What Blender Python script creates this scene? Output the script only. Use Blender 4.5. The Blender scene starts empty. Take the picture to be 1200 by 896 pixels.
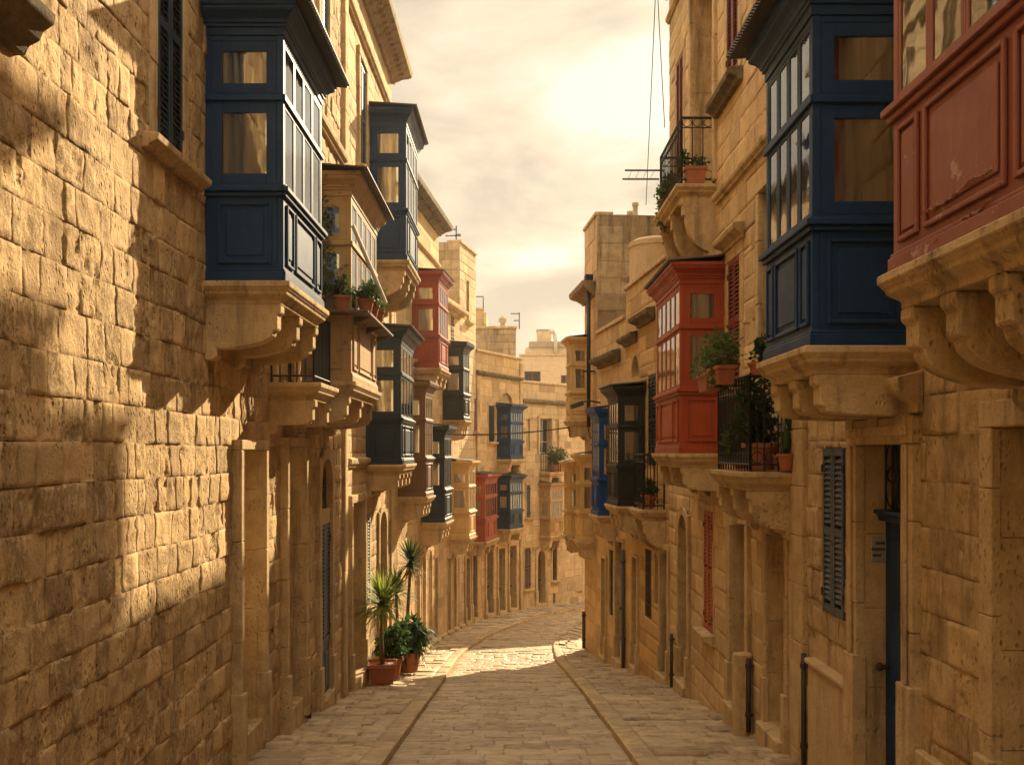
import bpy, bmesh, math, random
import numpy as np
from mathutils import Vector

# ------------------------------------------------------------------ camera, world, sun
scene = bpy.context.scene
COL = scene.collection
FPX = 1150.0            # focal length in pixels of a 1200 px wide frame
EYE = 1.8               # eye height above the road under the camera
HOR = 530.0             # image row of the horizon
cam_data = bpy.data.cameras.new("camera")
cam = bpy.data.objects.new("camera", cam_data)
COL.objects.link(cam)
cam.location = (0, 0, EYE)
cam.rotation_euler = (math.radians(90), 0, 0)
cam_data.sensor_width = 36.0
cam_data.lens = 36.0 * FPX / 1200.0
cam_data.shift_y = (HOR - 448.0) / 1200.0
cam_data.clip_start = 0.05
cam_data.clip_end = 2000
scene.camera = cam

SUN_DIR = Vector((0.44, 1.0, 0.535)).normalized()      # towards the sun
sun_elev = math.asin(SUN_DIR.z)
sun_az = math.atan2(SUN_DIR.x, SUN_DIR.y)
world = bpy.data.worlds.new("World")
scene.world = world
world.use_nodes = True
wn, wl = world.node_tree.nodes, world.node_tree.links
wn.clear()
w_out = wn.new('ShaderNodeOutputWorld')
w_bg = wn.new('ShaderNodeBackground')
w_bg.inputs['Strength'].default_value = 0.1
sky = wn.new('ShaderNodeTexSky')
sky.sky_type = 'NISHITA'
sky.sun_disc = False
sky.sun_elevation = sun_elev
sky.sun_rotation = sun_az
sky.dust_density = 1.5
sky.ozone_density = 0.4
tc = wn.new('ShaderNodeTexCoord')
mp = wn.new('ShaderNodeMapping')
mp.inputs['Scale'].default_value = (1.2, 1.2, 3.0)
mp.inputs['Location'].default_value = (0.35, 0.2, 0.12)
wl.new(tc.outputs['Generated'], mp.inputs['Vector'])
n1 = wn.new('ShaderNodeTexNoise')
n1.inputs['Scale'].default_value = 4.2
n1.inputs['Detail'].default_value = 7
n1.inputs['Roughness'].default_value = 0.52
n1.inputs['Distortion'].default_value = 0.35
wl.new(mp.outputs['Vector'], n1.inputs['Vector'])
rp = wn.new('ShaderNodeValToRGB')
cr = rp.color_ramp
cr.elements[0].position = 0.38
cr.elements[0].color = (3.1, 2.55, 1.84, 1)
cr.elements[1].position = 0.62
cr.elements[1].color = (4.7, 4.25, 3.35, 1)
e = cr.elements.new(0.45); e.color = (3.65, 3.0, 2.12, 1)
e = cr.elements.new(0.51); e.color = (4.05, 3.36, 2.34, 1)
e = cr.elements.new(0.565); e.color = (4.15, 3.65, 2.75, 1)
wl.new(n1.outputs['Fac'], rp.inputs['Fac'])
sep = wn.new('ShaderNodeSeparateXYZ')
wl.new(tc.outputs['Generated'], sep.inputs['Vector'])
hr = wn.new('ShaderNodeMapRange')                 # cloud cover thins out towards the zenith
hr.inputs['From Min'].default_value = 0.05
hr.inputs['From Max'].default_value = 0.65
hr.inputs['To Min'].default_value = 0.985
hr.inputs['To Max'].default_value = 0.96
wl.new(sep.outputs['Z'], hr.inputs['Value'])
wm = wn.new('ShaderNodeMixRGB')
wl.new(hr.outputs['Result'], wm.inputs['Fac'])
wl.new(sky.outputs['Color'], wm.inputs['Color1'])
wl.new(rp.outputs['Color'], wm.inputs['Color2'])
gain = wn.new('ShaderNodeMapRange')               # sky brightened above the view, added fill for the shaded walls
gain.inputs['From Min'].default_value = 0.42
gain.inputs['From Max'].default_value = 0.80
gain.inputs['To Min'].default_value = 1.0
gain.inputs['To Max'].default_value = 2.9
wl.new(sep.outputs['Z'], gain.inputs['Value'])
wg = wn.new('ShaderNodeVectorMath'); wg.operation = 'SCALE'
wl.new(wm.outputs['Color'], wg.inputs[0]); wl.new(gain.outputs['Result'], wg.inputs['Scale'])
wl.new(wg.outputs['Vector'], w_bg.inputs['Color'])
wl.new(w_bg.outputs['Background'], w_out.inputs['Surface'])

sd = bpy.data.lights.new("sun", 'SUN')
sd.energy = 5.0
sd.angle = math.radians(0.5)
sd.color = (1.0, 0.79, 0.49)
sun = bpy.data.objects.new("sun", sd)
COL.objects.link(sun)
sun.rotation_euler = SUN_DIR.to_track_quat('Z', 'Y').to_euler()
sun.location = (10, 20, 30)

scene.view_settings.view_transform = 'Standard'
scene.view_settings.look = 'None'
scene.view_settings.exposure = 1.3
scene.view_settings.gamma = 1.0
scene.view_settings.use_curve_mapping = False
scene.render.engine = 'CYCLES'
scene.cycles.max_bounces = 7
scene.cycles.diffuse_bounces = 4
scene.cycles.transparent_max_bounces = 12
scene.cycles.use_denoising = True
scene.cycles.caustics_reflective = False
scene.cycles.caustics_refractive = False

# ------------------------------------------------------------------ materials
MATS = {}
class NT:
    def __init__(s, name):
        s.m = bpy.data.materials.new(name); s.m.use_nodes = True
        s.n = s.m.node_tree.nodes; s.l = s.m.node_tree.links
        s.b = s.n['Principled BSDF']
    def new(s, t, **kw):
        nd = s.n.new(t)
        for k, v in kw.items():
            if hasattr(nd, k) and not k[0].isupper(): setattr(nd, k, v)
            else: nd.inputs[k].default_value = v
        return nd
    def link(s, a, b): s.l.new(a, b)
    def coords(s, scale=(1, 1, 1)):
        t = s.new('ShaderNodeNewGeometry'); m = s.new('ShaderNodeMapping'); m.inputs['Scale'].default_value = scale
        s.link(t.outputs['Position'], m.inputs['Vector']); return m.outputs['Vector']
    def noise(s, vec, scale, detail=4, rough=0.55):
        n = s.new('ShaderNodeTexNoise'); n.inputs['Scale'].default_value = scale
        n.inputs['Detail'].default_value = detail; n.inputs['Roughness'].default_value = rough
        s.link(vec, n.inputs['Vector']); return n.outputs['Fac']
    def ramp(s, fac, stops):
        r = s.new('ShaderNodeValToRGB'); e = r.color_ramp.elements
        e[0].position, e[0].color = stops[0][0], (*stops[0][1], 1)
        e[1].position, e[1].color = stops[-1][0], (*stops[-1][1], 1)
        for p, c in stops[1:-1]:
            q = e.new(p); q.color = (*c, 1)
        s.link(fac, r.inputs['Fac']); return r.outputs['Color']
    def mix(s, fac, a, b, mode='MIX'):
        m = s.new('ShaderNodeMixRGB', blend_type=mode)
        for sock, v in ((m.inputs['Fac'], fac), (m.inputs['Color1'], a), (m.inputs['Color2'], b)):
            if isinstance(v, (int, float)): sock.default_value = v
            elif isinstance(v, tuple): sock.default_value = (*v, 1)
            else: s.link(v, sock)
        return m.outputs['Color']
    def mrange(s, v, a, b, c=0.0, d=1.0):
        m = s.new('ShaderNodeMapRange'); s.link(v, m.inputs['Value'])
        for k, x in zip(('From Min', 'From Max', 'To Min', 'To Max'), (a, b, c, d)): m.inputs[k].default_value = x
        return m.outputs['Result']
    def math(s, op, a, b):
        m = s.new('ShaderNodeMath', operation=op)
        for i, v in enumerate((a, b)):
            if isinstance(v, (int, float)): m.inputs[i].default_value = v
            else: s.link(v, m.inputs[i])
        return m.outputs[0]
    def bump(s, h, strength=0.4, dist=0.02, prev=None):
        b = s.new('ShaderNodeBump'); b.inputs['Strength'].default_value = strength; b.inputs['Distance'].default_value = dist
        s.link(h, b.inputs['Height'])
        if prev: s.link(prev, b.inputs['Normal'])
        return b.outputs['Normal']

def stone(name, light, dark, stain=(0.13, 0.09, 0.05), stain_amt=0.5, pits=0.6, rough=0.9, blk=True, jamt=0.55, rugged=0.0):
    """limestone: a tone of its own per block, veins, dirt streaks and small pits"""
    t = NT(name); co = t.coords()
    big = t.noise(co, 0.7, 5, 0.6); mid = t.noise(co, 5.0, 6, 0.65); fine = t.noise(co, 38, 5, 0.7)
    col = t.mix(t.mrange(mid, 0.3, 0.7), dark, light)
    if blk:
        a = t.new('ShaderNodeAttribute', attribute_name='blk')
        tint = t.ramp(a.outputs['Fac'], [(0.0, (0.72, 0.67, 0.62)), (0.18, (0.86, 0.83, 0.80)), (0.5, (0.95, 0.94, 0.92)), (0.8, (1.06, 1.02, 0.97)), (1.0, (1.16, 1.14, 1.12))])
        col = t.mix(1.0, col, tint, 'MULTIPLY')
        j = t.new('ShaderNodeAttribute', attribute_name='joint')
        col = t.mix(t.math('MULTIPLY', t.math('MULTIPLY', j.outputs['Fac'], t.mrange(t.noise(co, 2.7, 4), 0.38, 0.58, 0.3, 1.0)), jamt), col, (dark[0] * .42, dark[1] * .38, dark[2] * .36))
    streak = t.noise(t.coords((3.2, 3.2, 0.35)), 1.5, 6, 0.65)
    sfac = t.math('MULTIPLY', t.mrange(streak, 0.52, 0.74), stain_amt)
    col = t.mix(sfac, col, stain)
    sf2 = t.math('MULTIPLY', t.mrange(big, 0.55, 0.78), stain_amt * 0.5)
    col = t.mix(sf2, col, (dark[0] * .55, dark[1] * .52, dark[2] * .5))
    col = t.mix(0.5, col, t.ramp(fine, [(0.25, (0.62, 0.6, 0.58)), (0.5, (1, 1, 1)), (0.8, (1.12, 1.1, 1.08))]), 'MULTIPLY')
    v = t.new('ShaderNodeTexVoronoi'); v.inputs['Scale'].default_value = 27
    t.link(t.coords((1, 1, 0.6)), v.inputs['Vector'])
    pit = t.mrange(v.outputs['Distance'], 0.06, 0.34)
    pn = t.noise(co, 2.2, 3)
    pitf = t.math('MULTIPLY', t.math('SUBTRACT', 1.0, pit), t.mrange(pn, 0.45, 0.62))
    col = t.mix(t.math('MULTIPLY', pitf, 0.5 * pits), col, (dark[0] * .35, dark[1] * .3, dark[2] * .27))
    t.link(col, t.b.inputs['Base Color'])
    t.b.inputs['Roughness'].default_value = rough
    t.b.inputs['Specular IOR Level'].default_value = 0.25
    n = t.bump(mid, 0.5, 0.02)
    n = t.bump(fine, 0.9, 0.014, n)
    if rugged:
        rg = t.noise(t.coords((1, 1, 0.55)), 17, 6, 0.75); mk = t.mrange(t.noise(co, 3.1, 4), 0.42, 0.6)
        if blk:
            fr_ = t.new('ShaderNodeMath', operation='FRACT'); t.link(t.math('MULTIPLY', a.outputs['Fac'], 13.7), fr_.inputs[0])
            mk = t.math('MULTIPLY', t.mrange(fr_.outputs[0], 0.3, 0.65, 0.12, 1.6), t.mrange(t.noise(co, 3.1, 4), 0.36, 0.56))
        hole = t.math('MULTIPLY', t.mrange(rg, 0.40, 0.52), 1.0)
        n = t.bump(t.math('MULTIPLY', t.math('SUBTRACT', hole, 1.0), mk), rugged, 0.035, n)
    n = t.bump(t.math('MULTIPLY', pitf, -1.0), 0.9 * pits, 0.02, n)
    t.link(n, t.b.inputs['Normal'])
    MATS[name] = t.m; return t.m

def paint(name, col, worn, rough=0.42, wear=0.35, thr=0.64, ws=6.5):
    t = NT(name); co = t.coords()
    a = t.noise(co, 3.0, 6, 0.65); b = t.noise(co, 26, 5, 0.7)
    c = t.mix(t.mrange(a, 0.3, 0.75), col, tuple(x * 0.72 for x in col))
    st = t.noise(t.coords((9, 9, 0.8)), 2.5, 5, 0.6)
    c = t.mix(t.math('MULTIPLY', t.mrange(st, 0.5, 0.78), 0.35), c, tuple(min(1, x * 1.35 + 0.006) for x in col))
    m = t.math('MULTIPLY', t.mrange(t.noise(t.coords((1, 1, 1.6)), ws, 9, 0.74), thr, thr + 0.035), wear)
    c = t.mix(m, c, worn)
    m2 = t.math('MULTIPLY', t.mrange(b, 0.66, 0.72), wear * 0.6)
    c = t.mix(m2, c, worn)
    t.link(c, t.b.inputs['Base Color'])
    t.b.inputs['Specular IOR Level'].default_value = 0.33
    rr = t.mrange(a, 0.2, 0.8, rough - 0.08, rough + 0.15)
    t.link(rr, t.b.inputs['Roughness'])
    n = t.bump(st, 0.15, 0.01)
    n = t.bump(b, 0.25, 0.004, n)
    n = t.bump(t.math('ADD', m, m2), 0.5, 0.006, n)
    t.link(n, t.b.inputs['Normal'])
    MATS[name] = t.m; return t.m

def plain(name, col, rough=0.6, metal=0.0, var=0.25, sc=8, bump=0.2, spec=0.5):
    t = NT(name); co = t.coords(); a = t.noise(co, sc, 5, 0.6)
    c = t.mix(a, tuple(x * (1 - var) for x in col), tuple(min(1, x * (1 + var)) for x in col))
    t.link(c, t.b.inputs['Base Color']); t.b.inputs['Roughness'].default_value = rough
    t.b.inputs['Metallic'].default_value = metal
    t.b.inputs['Specular IOR Level'].default_value = spec
    t.link(t.bump(a, bump, 0.01), t.b.inputs['Normal'])
    MATS[name] = t.m; return t.m

stone('rough_stone', (0.68, 0.49, 0.26), (0.47, 0.32, 0.16), stain_amt=0.4, pits=1.2, rugged=0.7, jamt=0.5)
stone('honey_stone', (0.69, 0.50, 0.27), (0.52, 0.365, 0.185), stain_amt=0.35, pits=0.5)
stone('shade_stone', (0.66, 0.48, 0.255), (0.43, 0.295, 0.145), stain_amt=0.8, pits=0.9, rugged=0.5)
stone('grey_stone', (0.52, 0.41, 0.26), (0.33, 0.25, 0.15), stain=(0.06, 0.048, 0.035), stain_amt=1.0, pits=0.9)
stone('trim_stone', (0.66, 0.485, 0.26), (0.45, 0.31, 0.155), stain=(0.11, 0.08, 0.048), stain_amt=0.85, pits=0.8, blk=False, rugged=0.35)
stone('mossy_stone', (0.26, 0.20, 0.12), (0.09, 0.07, 0.045), stain=(0.03, 0.025, 0.02), stain_amt=0.9, pits=0.8, blk=False)
stone('plaster', (0.58, 0.43, 0.25), (0.50, 0.35, 0.19), stain=(0.2, 0.15, 0.09), stain_amt=0.5, pits=0.2, blk=False)
stone('pale_stone', (0.66, 0.51, 0.31), (0.50, 0.375, 0.22), stain_amt=0.45, pits=0.5)
stone('yellow_plaster', (0.62, 0.41, 0.18), (0.54, 0.35, 0.15), stain=(0.2, 0.14, 0.08), stain_amt=0.6, pits=0.2, jamt=0.15)
stone('pale_plaster', (0.66, 0.53, 0.36), (0.56, 0.43, 0.28), stain=(0.3, 0.23, 0.15), stain_amt=0.4, pits=0.1, blk=False)
stone('road_stone', (0.57, 0.45, 0.31), (0.36, 0.275, 0.18), stain=(0.08, 0.06, 0.04), stain_amt=0.8, pits=0.5, rough=0.42, jamt=0.8)
stone('flag_stone', (0.57, 0.445, 0.29), (0.36, 0.27, 0.165), stain=(0.08, 0.06, 0.04), stain_amt=0.9, pits=0.7, rough=0.6, jamt=0.85)
stone('mossy_kerb', (0.36, 0.27, 0.17), (0.20, 0.15, 0.09), stain_amt=0.8, pits=0.8, blk=False)
stone('kerb_stone', (0.50, 0.38, 0.24), (0.33, 0.245, 0.15), stain=(0.08, 0.06, 0.04), stain_amt=0.4, pits=0.5, rough=0.7, jamt=0.3)
paint('blue_paint', (0.004, 0.036, 0.11), (0.13, 0.13, 0.12), 0.48, 0.22)
paint('bright_blue_paint', (0.008, 0.07, 0.26), (0.2, 0.22, 0.25), 0.42, 0.25)
paint('slate_paint', (0.011, 0.028, 0.052), (0.13, 0.12, 0.10), 0.46, 0.25)
paint('dark_green_paint', (0.018, 0.022, 0.018), (0.13, 0.10, 0.07), 0.45, 0.35)
paint('red_paint', (0.36, 0.062, 0.016), (0.36, 0.16, 0.09), 0.45, 0.3)
paint('faded_red_paint', (0.26, 0.080, 0.048), (0.46, 0.28, 0.20), 0.5, 0.75, thr=0.60, ws=2.6)
paint('ochre_paint', (0.47, 0.30, 0.13), (0.13, 0.065, 0.03), 0.5, 0.75, thr=0.57, ws=4.5)
paint('cream_paint', (0.66, 0.45, 0.19), (0.3, 0.18, 0.08), 0.5, 0.35)
paint('brown_paint', (0.20, 0.105, 0.045), (0.33, 0.2, 0.1), 0.5, 0.4)
paint('grey_paint', (0.075, 0.095, 0.115), (0.25, 0.22, 0.18), 0.5, 0.4)
paint('pale_grey_paint', (0.36, 0.35, 0.32), (0.2, 0.17, 0.13), 0.5, 0.4)
paint('brick_red_paint', (0.20, 0.045, 0.025), (0.3, 0.15, 0.1), 0.55, 0.3)
plain('iron', (0.018, 0.017, 0.016), 0.5, 0.3, 0.3, 20, 0.3)
plain('rusty_iron', (0.055, 0.035, 0.024), 0.7, 0.2, 0.5, 18, 0.4)
plain('terracotta', (0.34, 0.115, 0.05), 0.8, 0, 0.3, 9, 0.3)
plain('soil', (0.05, 0.035, 0.022), 0.95, 0, 0.4, 30, 0.6)
plain('bark', (0.17, 0.12, 0.07), 0.9, 0, 0.4, 25, 0.8)
plain('tin_roof', (0.075, 0.065, 0.055), 0.55, 0.3, 0.5, 5, 0.3)
plain('dark_inside', (0.035, 0.026, 0.018), 0.9)
plain('wood_dark', (0.10, 0.06, 0.03), 0.6, 0, 0.4, 14, 0.3)
plain('white_metal', (0.55, 0.5, 0.42), 0.5, 0.1, 0.15)
plain('plaque', (0.38, 0.36, 0.32), 0.4, 0.2, 0.2)
plain('peeled', (0.33, 0.15, 0.10), 0.7, 0, 0.5, 30, 0.5)
plain('concrete', (0.36, 0.29, 0.2), 0.9, 0, 0.3, 3, 0.5)
plain('wicker', (0.30, 0.17, 0.07), 0.75, 0, 0.4, 30, 0.5)

def leafmat(name, a, b):
    t = NT(name); co = t.coords(); n = t.noise(co, 7, 3)
    t.link(t.mix(t.mrange(n, .35, .65), a, b), t.b.inputs['Base Color'])
    t.b.inputs['Roughness'].default_value = 0.6; t.b.inputs['Specular IOR Level'].default_value = 0.2
    tr = t.new('ShaderNodeBsdfTranslucent'); t.link(t.mix(t.mrange(n, .35, .65), tuple(x * 1.5 for x in a), tuple(x * 1.5 for x in b)), tr.inputs['Color'])
    ms = t.new('ShaderNodeMixShader'); ms.inputs[0].default_value = 0.35
    t.link(t.b.outputs[0], ms.inputs[1]); t.link(tr.outputs[0], ms.inputs[2])
    t.link(ms.outputs[0], t.n['Material Output'].inputs['Surface']); MATS[name] = t.m
leafmat('yucca_leaf', (0.17, 0.23, 0.04), (0.30, 0.34, 0.08))
leafmat('dark_leaf', (0.025, 0.05, 0.016), (0.05, 0.085, 0.025))
leafmat('bush_leaf', (0.05, 0.085, 0.02), (0.11, 0.14, 0.035))
leafmat('dry_leaf', (0.22, 0.15, 0.06), (0.34, 0.24, 0.1))
leafmat('flower', (0.6, 0.5, 0.35), (0.5, 0.25, 0.15))

def glassmat():
    t = NT('glass'); t.n.remove(t.b)
    tr = t.new('ShaderNodeBsdfTransparent'); tr.inputs['Color'].default_value = (0.92, 0.92, 0.90, 1)
    gl = t.new('ShaderNodeBsdfGlossy'); gl.inputs['Roughness'].default_value = 0.03
    gl.inputs['Color'].default_value = (0.95, 0.95, 0.95, 1)
    co = t.coords(); t.link(t.bump(t.noise(co, 2.2, 2), 0.06, 0.05), gl.inputs['Normal'])
    fr = t.new('ShaderNodeFresnel'); fr.inputs['IOR'].default_value = 1.5
    f2 = t.mrange(fr.outputs[0], 0.0, 1.0, 0.13, 1.0)
    ms = t.new('ShaderNodeMixShader'); t.link(f2, ms.inputs[0]); t.link(tr.outputs[0], ms.inputs[1]); t.link(gl.outputs[0], ms.inputs[2])
    t.link(ms.outputs[0], t.n['Material Output'].inputs['Surface']); MATS['glass'] = t.m
glassmat()
def curtain():
    t = NT('curtain'); t.n.remove(t.b); co = t.coords((14, 14, 0.4)); n = t.noise(co, 2, 3)
    c = t.mix(n, (0.74, 0.69, 0.58), (0.88, 0.84, 0.76))
    d = t.new('ShaderNodeBsdfDiffuse'); tr = t.new('ShaderNodeBsdfTranslucent'); t.link(c, d.inputs['Color']); t.link(c, tr.inputs['Color'])
    ms = t.new('ShaderNodeMixShader'); ms.inputs[0].default_value = 0.5
    t.link(d.outputs[0], ms.inputs[1]); t.link(tr.outputs[0], ms.inputs[2]); t.link(ms.outputs[0], t.n['Material Output'].inputs['Surface']); MATS['curtain'] = t.m
curtain()

# ------------------------------------------------------------------ mesh helpers
def thing(name, label, cat, loc, group=None):
    o = bpy.data.objects.new(name, None); COL.objects.link(o)
    o.location = loc; o.empty_display_size = 0.3
    o['label'] = label; o['category'] = cat
    if group: o['group'] = group
    return o

def root_loc(parent):
    v = Vector((0, 0, 0))
    while parent is not None:
        v += parent.location; parent = parent.parent
    return v

class MB:
    """collects faces in world coordinates, then links them as ONE mesh object"""
    def __init__(s): s.v = []; s.f = []
    def add(s, vs, fs):
        k = len(s.v); s.v += [tuple(p) for p in vs]; s.f += [tuple(i + k for i in f) for f in fs]
    def box8(s, p):    # p: 8 corners, bottom ring then top ring
        s.add(p, [(0, 1, 2, 3), (7, 6, 5, 4), (0, 4, 5, 1), (1, 5, 6, 2), (2, 6, 7, 3), (3, 7, 4, 0)])
    def prism(s, a, b):   # two rings with the same count
        n = len(a)
        s.add(list(a) + list(b), [tuple(range(n)), tuple(range(2 * n - 1, n - 1, -1))] + [(i, (i + 1) % n, (i + 1) % n + n, i + n) for i in range(n)])
    def tube(s, pts, r, n=6, taper=None):
        pts = [Vector(p) for p in pts]; rings = []
        for i, p in enumerate(pts):
            d = (pts[min(i + 1, len(pts) - 1)] - pts[max(i - 1, 0)]).normalized()
            u = d.orthogonal().normalized() if i == 0 else (rings_u - d * rings_u.dot(d)).normalized()
            rings_u = u; w = d.cross(u)
            rr = r if taper is None else r + (taper - r) * i / max(1, len(pts) - 1)
            rings.append([p + (u * math.cos(2 * math.pi * k / n) + w * math.sin(2 * math.pi * k / n)) * rr for k in range(n)])
        k0 = len(s.v); s.v += [tuple(q) for rg in rings for q in rg]
        for i in range(len(pts) - 1):
            for k in range(n):
                a = k0 + i * n + k; b = k0 + i * n + (k + 1) % n
                s.f.append((a, b, b + n, a + n))
        s.f.append(tuple(k0 + k for k in range(n))); s.f.append(tuple(k0 + (len(pts) - 1) * n + k for k in reversed(range(n))))
    def lathe(s, c, prof, n=14):
        k0 = len(s.v)
        for r, z in prof:
            for k in range(n):
                a = 2 * math.pi * k / n; s.v.append((c[0] + r * math.cos(a), c[1] + r * math.sin(a), c[2] + z))
        for i in range(len(prof) - 1):
            for k in range(n):
                a = k0 + i * n + k; b = k0 + i * n + (k + 1) % n
                s.f.append((a, b, b + n, a + n))
        s.f.append(tuple(k0 + k for k in reversed(range(n)))); s.f.append(tuple(k0 + (len(prof) - 1) * n + k for k in range(n)))
    def build(s, name, mat, parent=None, bevel=0.0, smooth=False, recalc=True, **tags):
        if not s.f: return None
        loc = root_loc(parent)
        me = bpy.data.meshes.new(name)
        me.from_pydata([(x - loc.x, y - loc.y, z - loc.z) for x, y, z in s.v], [], s.f)
        if recalc:
            bm = bmesh.new(); bm.from_mesh(me); bmesh.ops.recalc_face_normals(bm, faces=bm.faces); bm.to_mesh(me); bm.free()
        me.materials.append(MATS[mat] if isinstance(mat, str) else mat)
        if smooth: me.polygons.foreach_set('use_smooth', [True] * len(me.polygons))
        o = bpy.data.objects.new(name, me); COL.objects.link(o)
        if parent: o.parent = parent
        if bevel:
            b = o.modifiers.new('bevel', 'BEVEL'); b.width = bevel; b.segments = 1; b.limit_method = 'ANGLE'; b.angle_limit = math.radians(40)
        for k, v in tags.items(): o[k] = v
        return o

# value noise
def _hash(ix, iy, seed):
    h = (ix.astype(np.int64) * 374761393 + iy.astype(np.int64) * 668265263 + seed * 1442695041) & 0x7fffffff
    h = ((h ^ (h >> 13)) * 1274126177) & 0x7fffffff
    return ((h ^ (h >> 16)) & 0xffff) / 65535.0
def vn(x, y, seed=0):
    ix = np.floor(x); iy = np.floor(y); fx = x - ix; fy = y - iy
    fx = fx * fx * (3 - 2 * fx); fy = fy * fy * (3 - 2 * fy)
    a = _hash(ix, iy, seed); b = _hash(ix + 1, iy, seed); c = _hash(ix, iy + 1, seed); d = _hash(ix + 1, iy + 1, seed)
    return (a * (1 - fx) + b * fx) * (1 - fy) + (c * (1 - fx) + d * fx) * fy
def fbm(x, y, seed=0, o=3):
    t = 0; a = 0.5; s = 0
    for k in range(o):
        t = t + a * vn(x * 2 ** k, y * 2 ** k, seed + k * 7); s += a; a *= 0.5
    return t / s

def sub_rects(r, holes):
    out = [r]
    for (a, b, c, d) in holes:
        nxt = []
        for (x0, x1, y0, y1) in out:
            if b <= x0 or a >= x1 or d <= y0 or c >= y1: nxt.append((x0, x1, y0, y1)); continue
            if c > y0: nxt.append((x0, x1, y0, c))
            if d < y1: nxt.append((x0, x1, d, y1))
            m0, m1 = max(y0, c), min(y1, d)
            if a > x0: nxt.append((x0, a, m0, m1))
            if b < x1: nxt.append((b, x1, m0, m1))
        out = nxt
    return [q for q in out if q[1] - q[0] > 0.012 and q[3] - q[2] > 0.012]

def courses(s0, s1, z0, z1, ch, wmin, wmax, holes, rnd):
    rects = []; z = z0
    while z < z1 - 1e-4:
        zt = min(z1, z + ch * rnd.uniform(0.93, 1.07))
        if z1 - zt < ch * 0.35: zt = z1
        s = s0
        first = rnd.uniform(0.3, 1.0)
        while s < s1 - 1e-4:
            w = rnd.uniform(wmin, wmax) * first; first = 1.0
            e = min(s1, s + w)
            if s1 - e < wmin * 0.4: e = s1
            rects += [(q, rnd.random()) for q in sub_rects((s, e, z, zt), holes)]
            s = e
        z = zt
    return rects

def block_mesh(name, rects, mapf, mat, parent, cellf, r=0.02, jd=0.018, off=0.012, rough=0.006, erode=0.0, seed=1, wob=0.006, kind=None):
    """every block a small relief patch: recessed joints, rounded edges, eroded faces"""
    V = []; F = []; B = []; J = []; SM = []; base = 0
    rnd = random.Random(seed)
    for (a, b, c, d), rv in rects:
        w = b - a; h = d - c
        cell = cellf((a + b) / 2, (c + d) / 2)
        rr = min(r * rnd.uniform(0.7, 1.4), w / 3.2, h / 3.2)
        nu = max(1, int((w - 2 * rr) / cell)); nv = max(1, int((h - 2 * rr) / cell))
        fine = cell < 0.07
        def line(L, n):
            mid = np.linspace(rr, L - rr, n + 1)
            return np.concatenate(([0], [rr * 0.35] if fine else [], mid, [L - rr * 0.35] if fine else [], [L]))
        lu = line(w, nu); lv = line(h, nv)
        U, Vv = np.meshgrid(lu, lv)
        e = np.minimum(np.minimum(U, w - U), np.minimum(Vv, h - Vv))
        S = a + U; Z = c + Vv
        p = np.clip(e / rr, 0, 1); p = p * p * (3 - 2 * p)
        hb = rnd.gauss(0, off)
        H = -jd + p * (jd + hb + (U / w - .5) * rnd.gauss(0, off * .6) + (Vv / h - .5) * rnd.gauss(0, off * .6))
        if fine:
            H = H + p * (fbm(S * 9, Z * 9, seed, 3) - 0.5) * rough * 3.2
            if erode:
                es = rnd.random() ** 1.5
                f = fbm(S * 24 + rv * 50, Z * 11, seed + 3, 3)
                g = fbm(S * 4 + rv * 20, Z * 4, seed + 9, 2)
                H = H - p * erode * es * np.clip((f - 0.52) * 6, 0, 1.0) * np.clip((g - 0.36) * 4, 0, 1) * 0.9
                H = H - p * erode * 0.22 * es * g
        if wob:
            k = (vn(S * 1.7, Z * 1.7, 77) - .5) * wob * 2; k2 = (vn(S * 1.9 + 40, Z * 1.9, 78) - .5) * wob * 2
            S = S + k2; Z = Z + k
        V.append(np.stack([S.ravel(), Z.ravel(), H.ravel()], 1))
        ny, nx = U.shape
        idx = np.arange(nx * ny).reshape(ny, nx) + base
        F.append(np.stack([idx[:-1, :-1].ravel(), idx[:-1, 1:].ravel(), idx[1:, 1:].ravel(), idx[1:, :-1].ravel()], 1))
        B.append(np.full(nx * ny, rv)); J.append((1 - p).ravel() ** 2)
        SM.append(np.full((ny - 1) * (nx - 1), fine)); base += nx * ny
    V = np.concatenate(V); F = np.concatenate(F); B = np.concatenate(B); J = np.concatenate(J)
    P = mapf(V[:, 0], V[:, 1], V[:, 2])
    loc = root_loc(parent); P = P - np.array([loc.x, loc.y, loc.z])
    me = bpy.data.meshes.new(name)
    me.vertices.add(len(P)); me.vertices.foreach_set('co', P.astype(np.float32).ravel())
    me.loops.add(F.size); me.loops.foreach_set('vertex_index', F.astype(np.int32).ravel())
    me.polygons.add(len(F)); me.polygons.foreach_set('loop_start', np.arange(0, F.size, 4, dtype=np.int32))
    me.update(calc_edges=True)
    for nm, arr in (('blk', B), ('joint', J)):
        at = me.attributes.new(nm, 'FLOAT', 'POINT'); at.data.foreach_set('value', arr.astype(np.float32))
    me.polygons.foreach_set('use_smooth', np.concatenate(SM))
    me.materials.append(MATS[mat]); me.update()
    o = bpy.data.objects.new(name, me); COL.objects.link(o)
    if parent: o.parent = parent
    if kind: o['kind'] = kind
    return o

# ------------------------------------------------------------------ ground profile
def G(y):
    """height of the road: falls 14 % away from the camera and flattens at the bend"""
    y = np.asarray(y, dtype=float)
    return -(0.14 * np.clip(y, -60, 24) + 0.08 * np.clip(y - 24, 0, 4) + 0.05 * np.clip(y - 28, 0, 400))

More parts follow.
